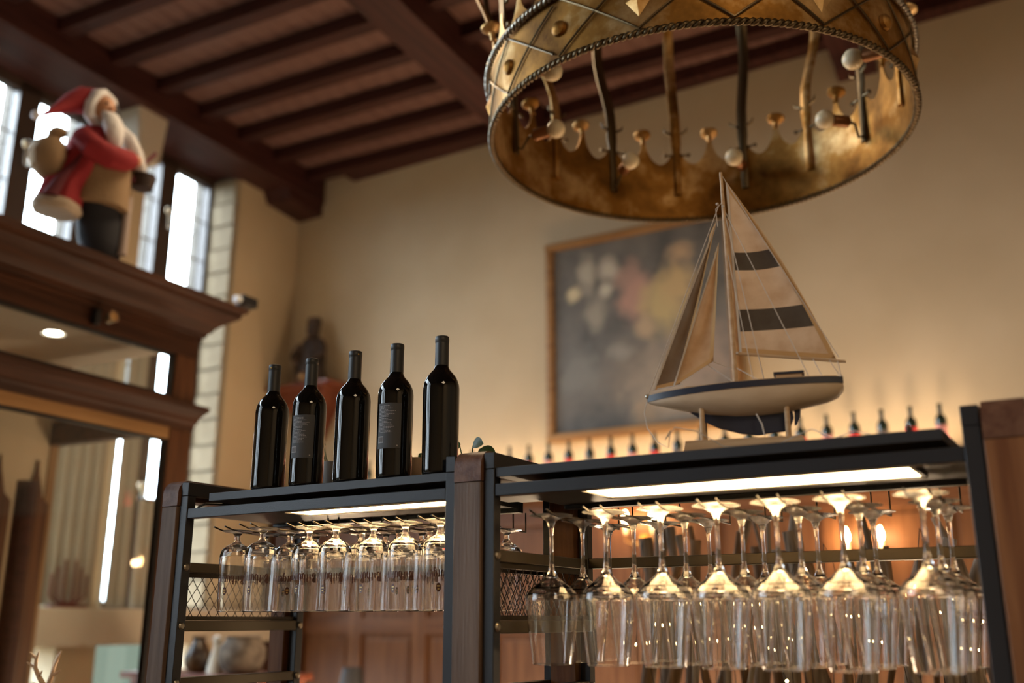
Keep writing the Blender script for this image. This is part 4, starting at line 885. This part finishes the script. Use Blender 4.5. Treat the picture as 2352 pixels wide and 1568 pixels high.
# table lamp
bt = thing('side_table', 'small wooden side table below the beer glasses, carrying a black-shaded lamp', 'table', (-4.35, 5.25, FL))
MB().lathe([(0, 0), (.3, 0), (.3, .03), (0, .03)], 28, Matrix.Translation((0, 0, .90))).build('tabletop', DRESSW, bt); MB().tube([(0, 0, 0), (0, 0, .9)], .04, 12).build('pedestal', DRESSW, bt); MB().lathe([(0, 0), (.2, 0), (.18, .03), (0, .05)], 20).build('foot', DRESSW, bt)
tl = thing('table_lamp', 'small table lamp with a black conical shade', 'lamp', (-4.33, 5.22, -.62))
MB().lathe([(0, 0), (.07, 0), (.07, .012), (.012, .02), (.01, .22), (0, .22)], 20).build('base', BRASS, tl)
MB().lathe([(.085, .19), (.06, .33), (.058, .33), (.083, .19)], 28).build('shade', pbr('black_shade', (.02, .022, .028), .6), tl); MB().ball((0, 0, .20), .028, 12).build('bulb', emis('lamp_bulb', (1.0, .6, .3), 2.5), tl)
# antlered figurine close to the vestibule
sd = thing('plant_stand', 'slim dark plant stand in front of the vestibule carrying a deer figurine', 'stand', (-2.74, 1.92, FL))
MB().lathe([(0, 0), (.15, 0), (.15, .02), (0, .02)], 24, Matrix.Translation((0, 0, 1.13))).build('top', BEAMW, sd); MB().tube([(0, 0, 0), (0, 0, 1.13)], .02, 10).build('pole', BEAMW, sd); MB().lathe([(0, 0), (.13, 0), (.12, .02), (0, .03)], 20).build('foot', BEAMW, sd)
de = thing('deer_figurine', 'pale gold deer figurine with branching antlers in front of the glazing', 'figurine', (-2.765, 1.895, FL+1.15))
GD = pbr('pale_gold', (.60, .44, .30), .4, .3)
m = MB(); m.loft([ell(-.07, 0, .10, .02, .02), ell(-.05, 0, .105, .032, .03), ell(0, 0, .105, .036, .03), ell(.04, 0, .12, .034, .028), ell(.06, 0, .155, .020, .018), ell(.068, 0, .185, .014, .013), ell(.072, 0, .20, .013, .012)])
m.loft([[(.06, .012*cos(a), .205+.012*sin(a)) for a in [2*pi*k/12 for k in range(12)]], [(.085, .015*cos(a), .208+.016*sin(a)) for a in [2*pi*k/12 for k in range(12)]], [(.12, .008*cos(a), .196+.008*sin(a)) for a in [2*pi*k/12 for k in range(12)]]])
for x, yy in ((-.06, -.018), (-.06, .018), (.045, -.016), (.045, .016)): m.tube([(x, yy, .11), (x-.008, yy, .055), (x, yy, 0)], [.013, .007, .006], 8)
m.build('body', GD, de)
for s in (-1, 1):
    a = MB(); a.tube([(.068, s*.008, .222), (.060, s*.020, .245), (.052, s*.030, .27), (.058, s*.034, .295), (.07, s*.036, .315)], [.008, .007, .006, .005, .002], 7)
    for p, q in (((.060, s*.020, .245), (.085, s*.030, .262)), ((.052, s*.030, .27), (.030, s*.042, .285)), ((.058, s*.034, .295), (.042, s*.046, .312))): a.tube([p, q], [.005, .002], 6)
    a.build('antler', GD, de); MB().loft([[(.062+.003*cos(t), s*.012+.003*sin(t), .218) for t in (0, 2, 4)], [(.055+.006*cos(t), s*.026+.006*sin(t), .228) for t in (0, 2, 4)], [(.05, s*.038, .232), (.051, s*.038, .233), (.05, s*.039, .233)]]).build('ear', GD, de)
# curtains hanging at the far windows
CU = pbr('grey_curtain', (.40, .37, .31), .95, bump=.3, scale=8)
def curtain(y0, y1, z0, z1, label):
    m = MB(); n = 60; vs = []; nz = 6
    for j in range(nz+1):
        for i in range(n+1):
            t = i/n; vs.append((.035*sin(t*(y1-y0)*70)*(1-.4*j/nz), (y0-y1)/2 + (y1-y0)*t, (z1-z0)*j/nz))
    fs = [(j*(n+1)+i, j*(n+1)+i+1, (j+1)*(n+1)+i+1, (j+1)*(n+1)+i) for j in range(nz) for i in range(n)]; m.add(vs, fs)
    o = m.build('curtain', CU, loc=RP(-5.80, (y0+y1)/2, z0), rz=RA, smooth=60); tag(o, label, 'curtain')
    MB().tube([(0, (y0-y1)/2-.01, z1-z0), (0, (y1-y0)/2+.01, z1-z0)], .014, 10).build('rod', BLACKM, o)
curtain(4.36, 4.90, .09, 2.1, 'wide grey curtain seen through the vestibule glass')
curtain(5.02, 5.20, .09, 2.1, 'narrow grey curtain between the two bright strips behind the glass')
curtain(5.24, 5.62, .09, .86, 'short grey cafe curtain below the farther bright strip')
# red candle arch on the sill
ca = thing('candle_arch', 'dark red seven-armed candle arch on the window sill behind the glass', 'candle holder', RP(-5.66, 4.60, .08), RA)
RDM = pbr('oxblood_lacquer', (.10, .012, .012), .4)
MB().box(-.03, .03, -.14, .14, 0, .02).build('base', RDM, ca, bevel=.003)
for k in range(3):
    w = .04+.048*k; MB().tube([(0, -w, .30-.045*k), (0, -w, .07), (0, -w*.5, .03), (0, w*.5, .03), (0, w, .07), (0, w, .30-.045*k)], .008, 6).build('arm', RDM, ca)

# ================================================================== lift the layout onto the floor
for o in list(bpy.data.objects):
    if o.parent is None and o is not camo: o.location.z += EYE
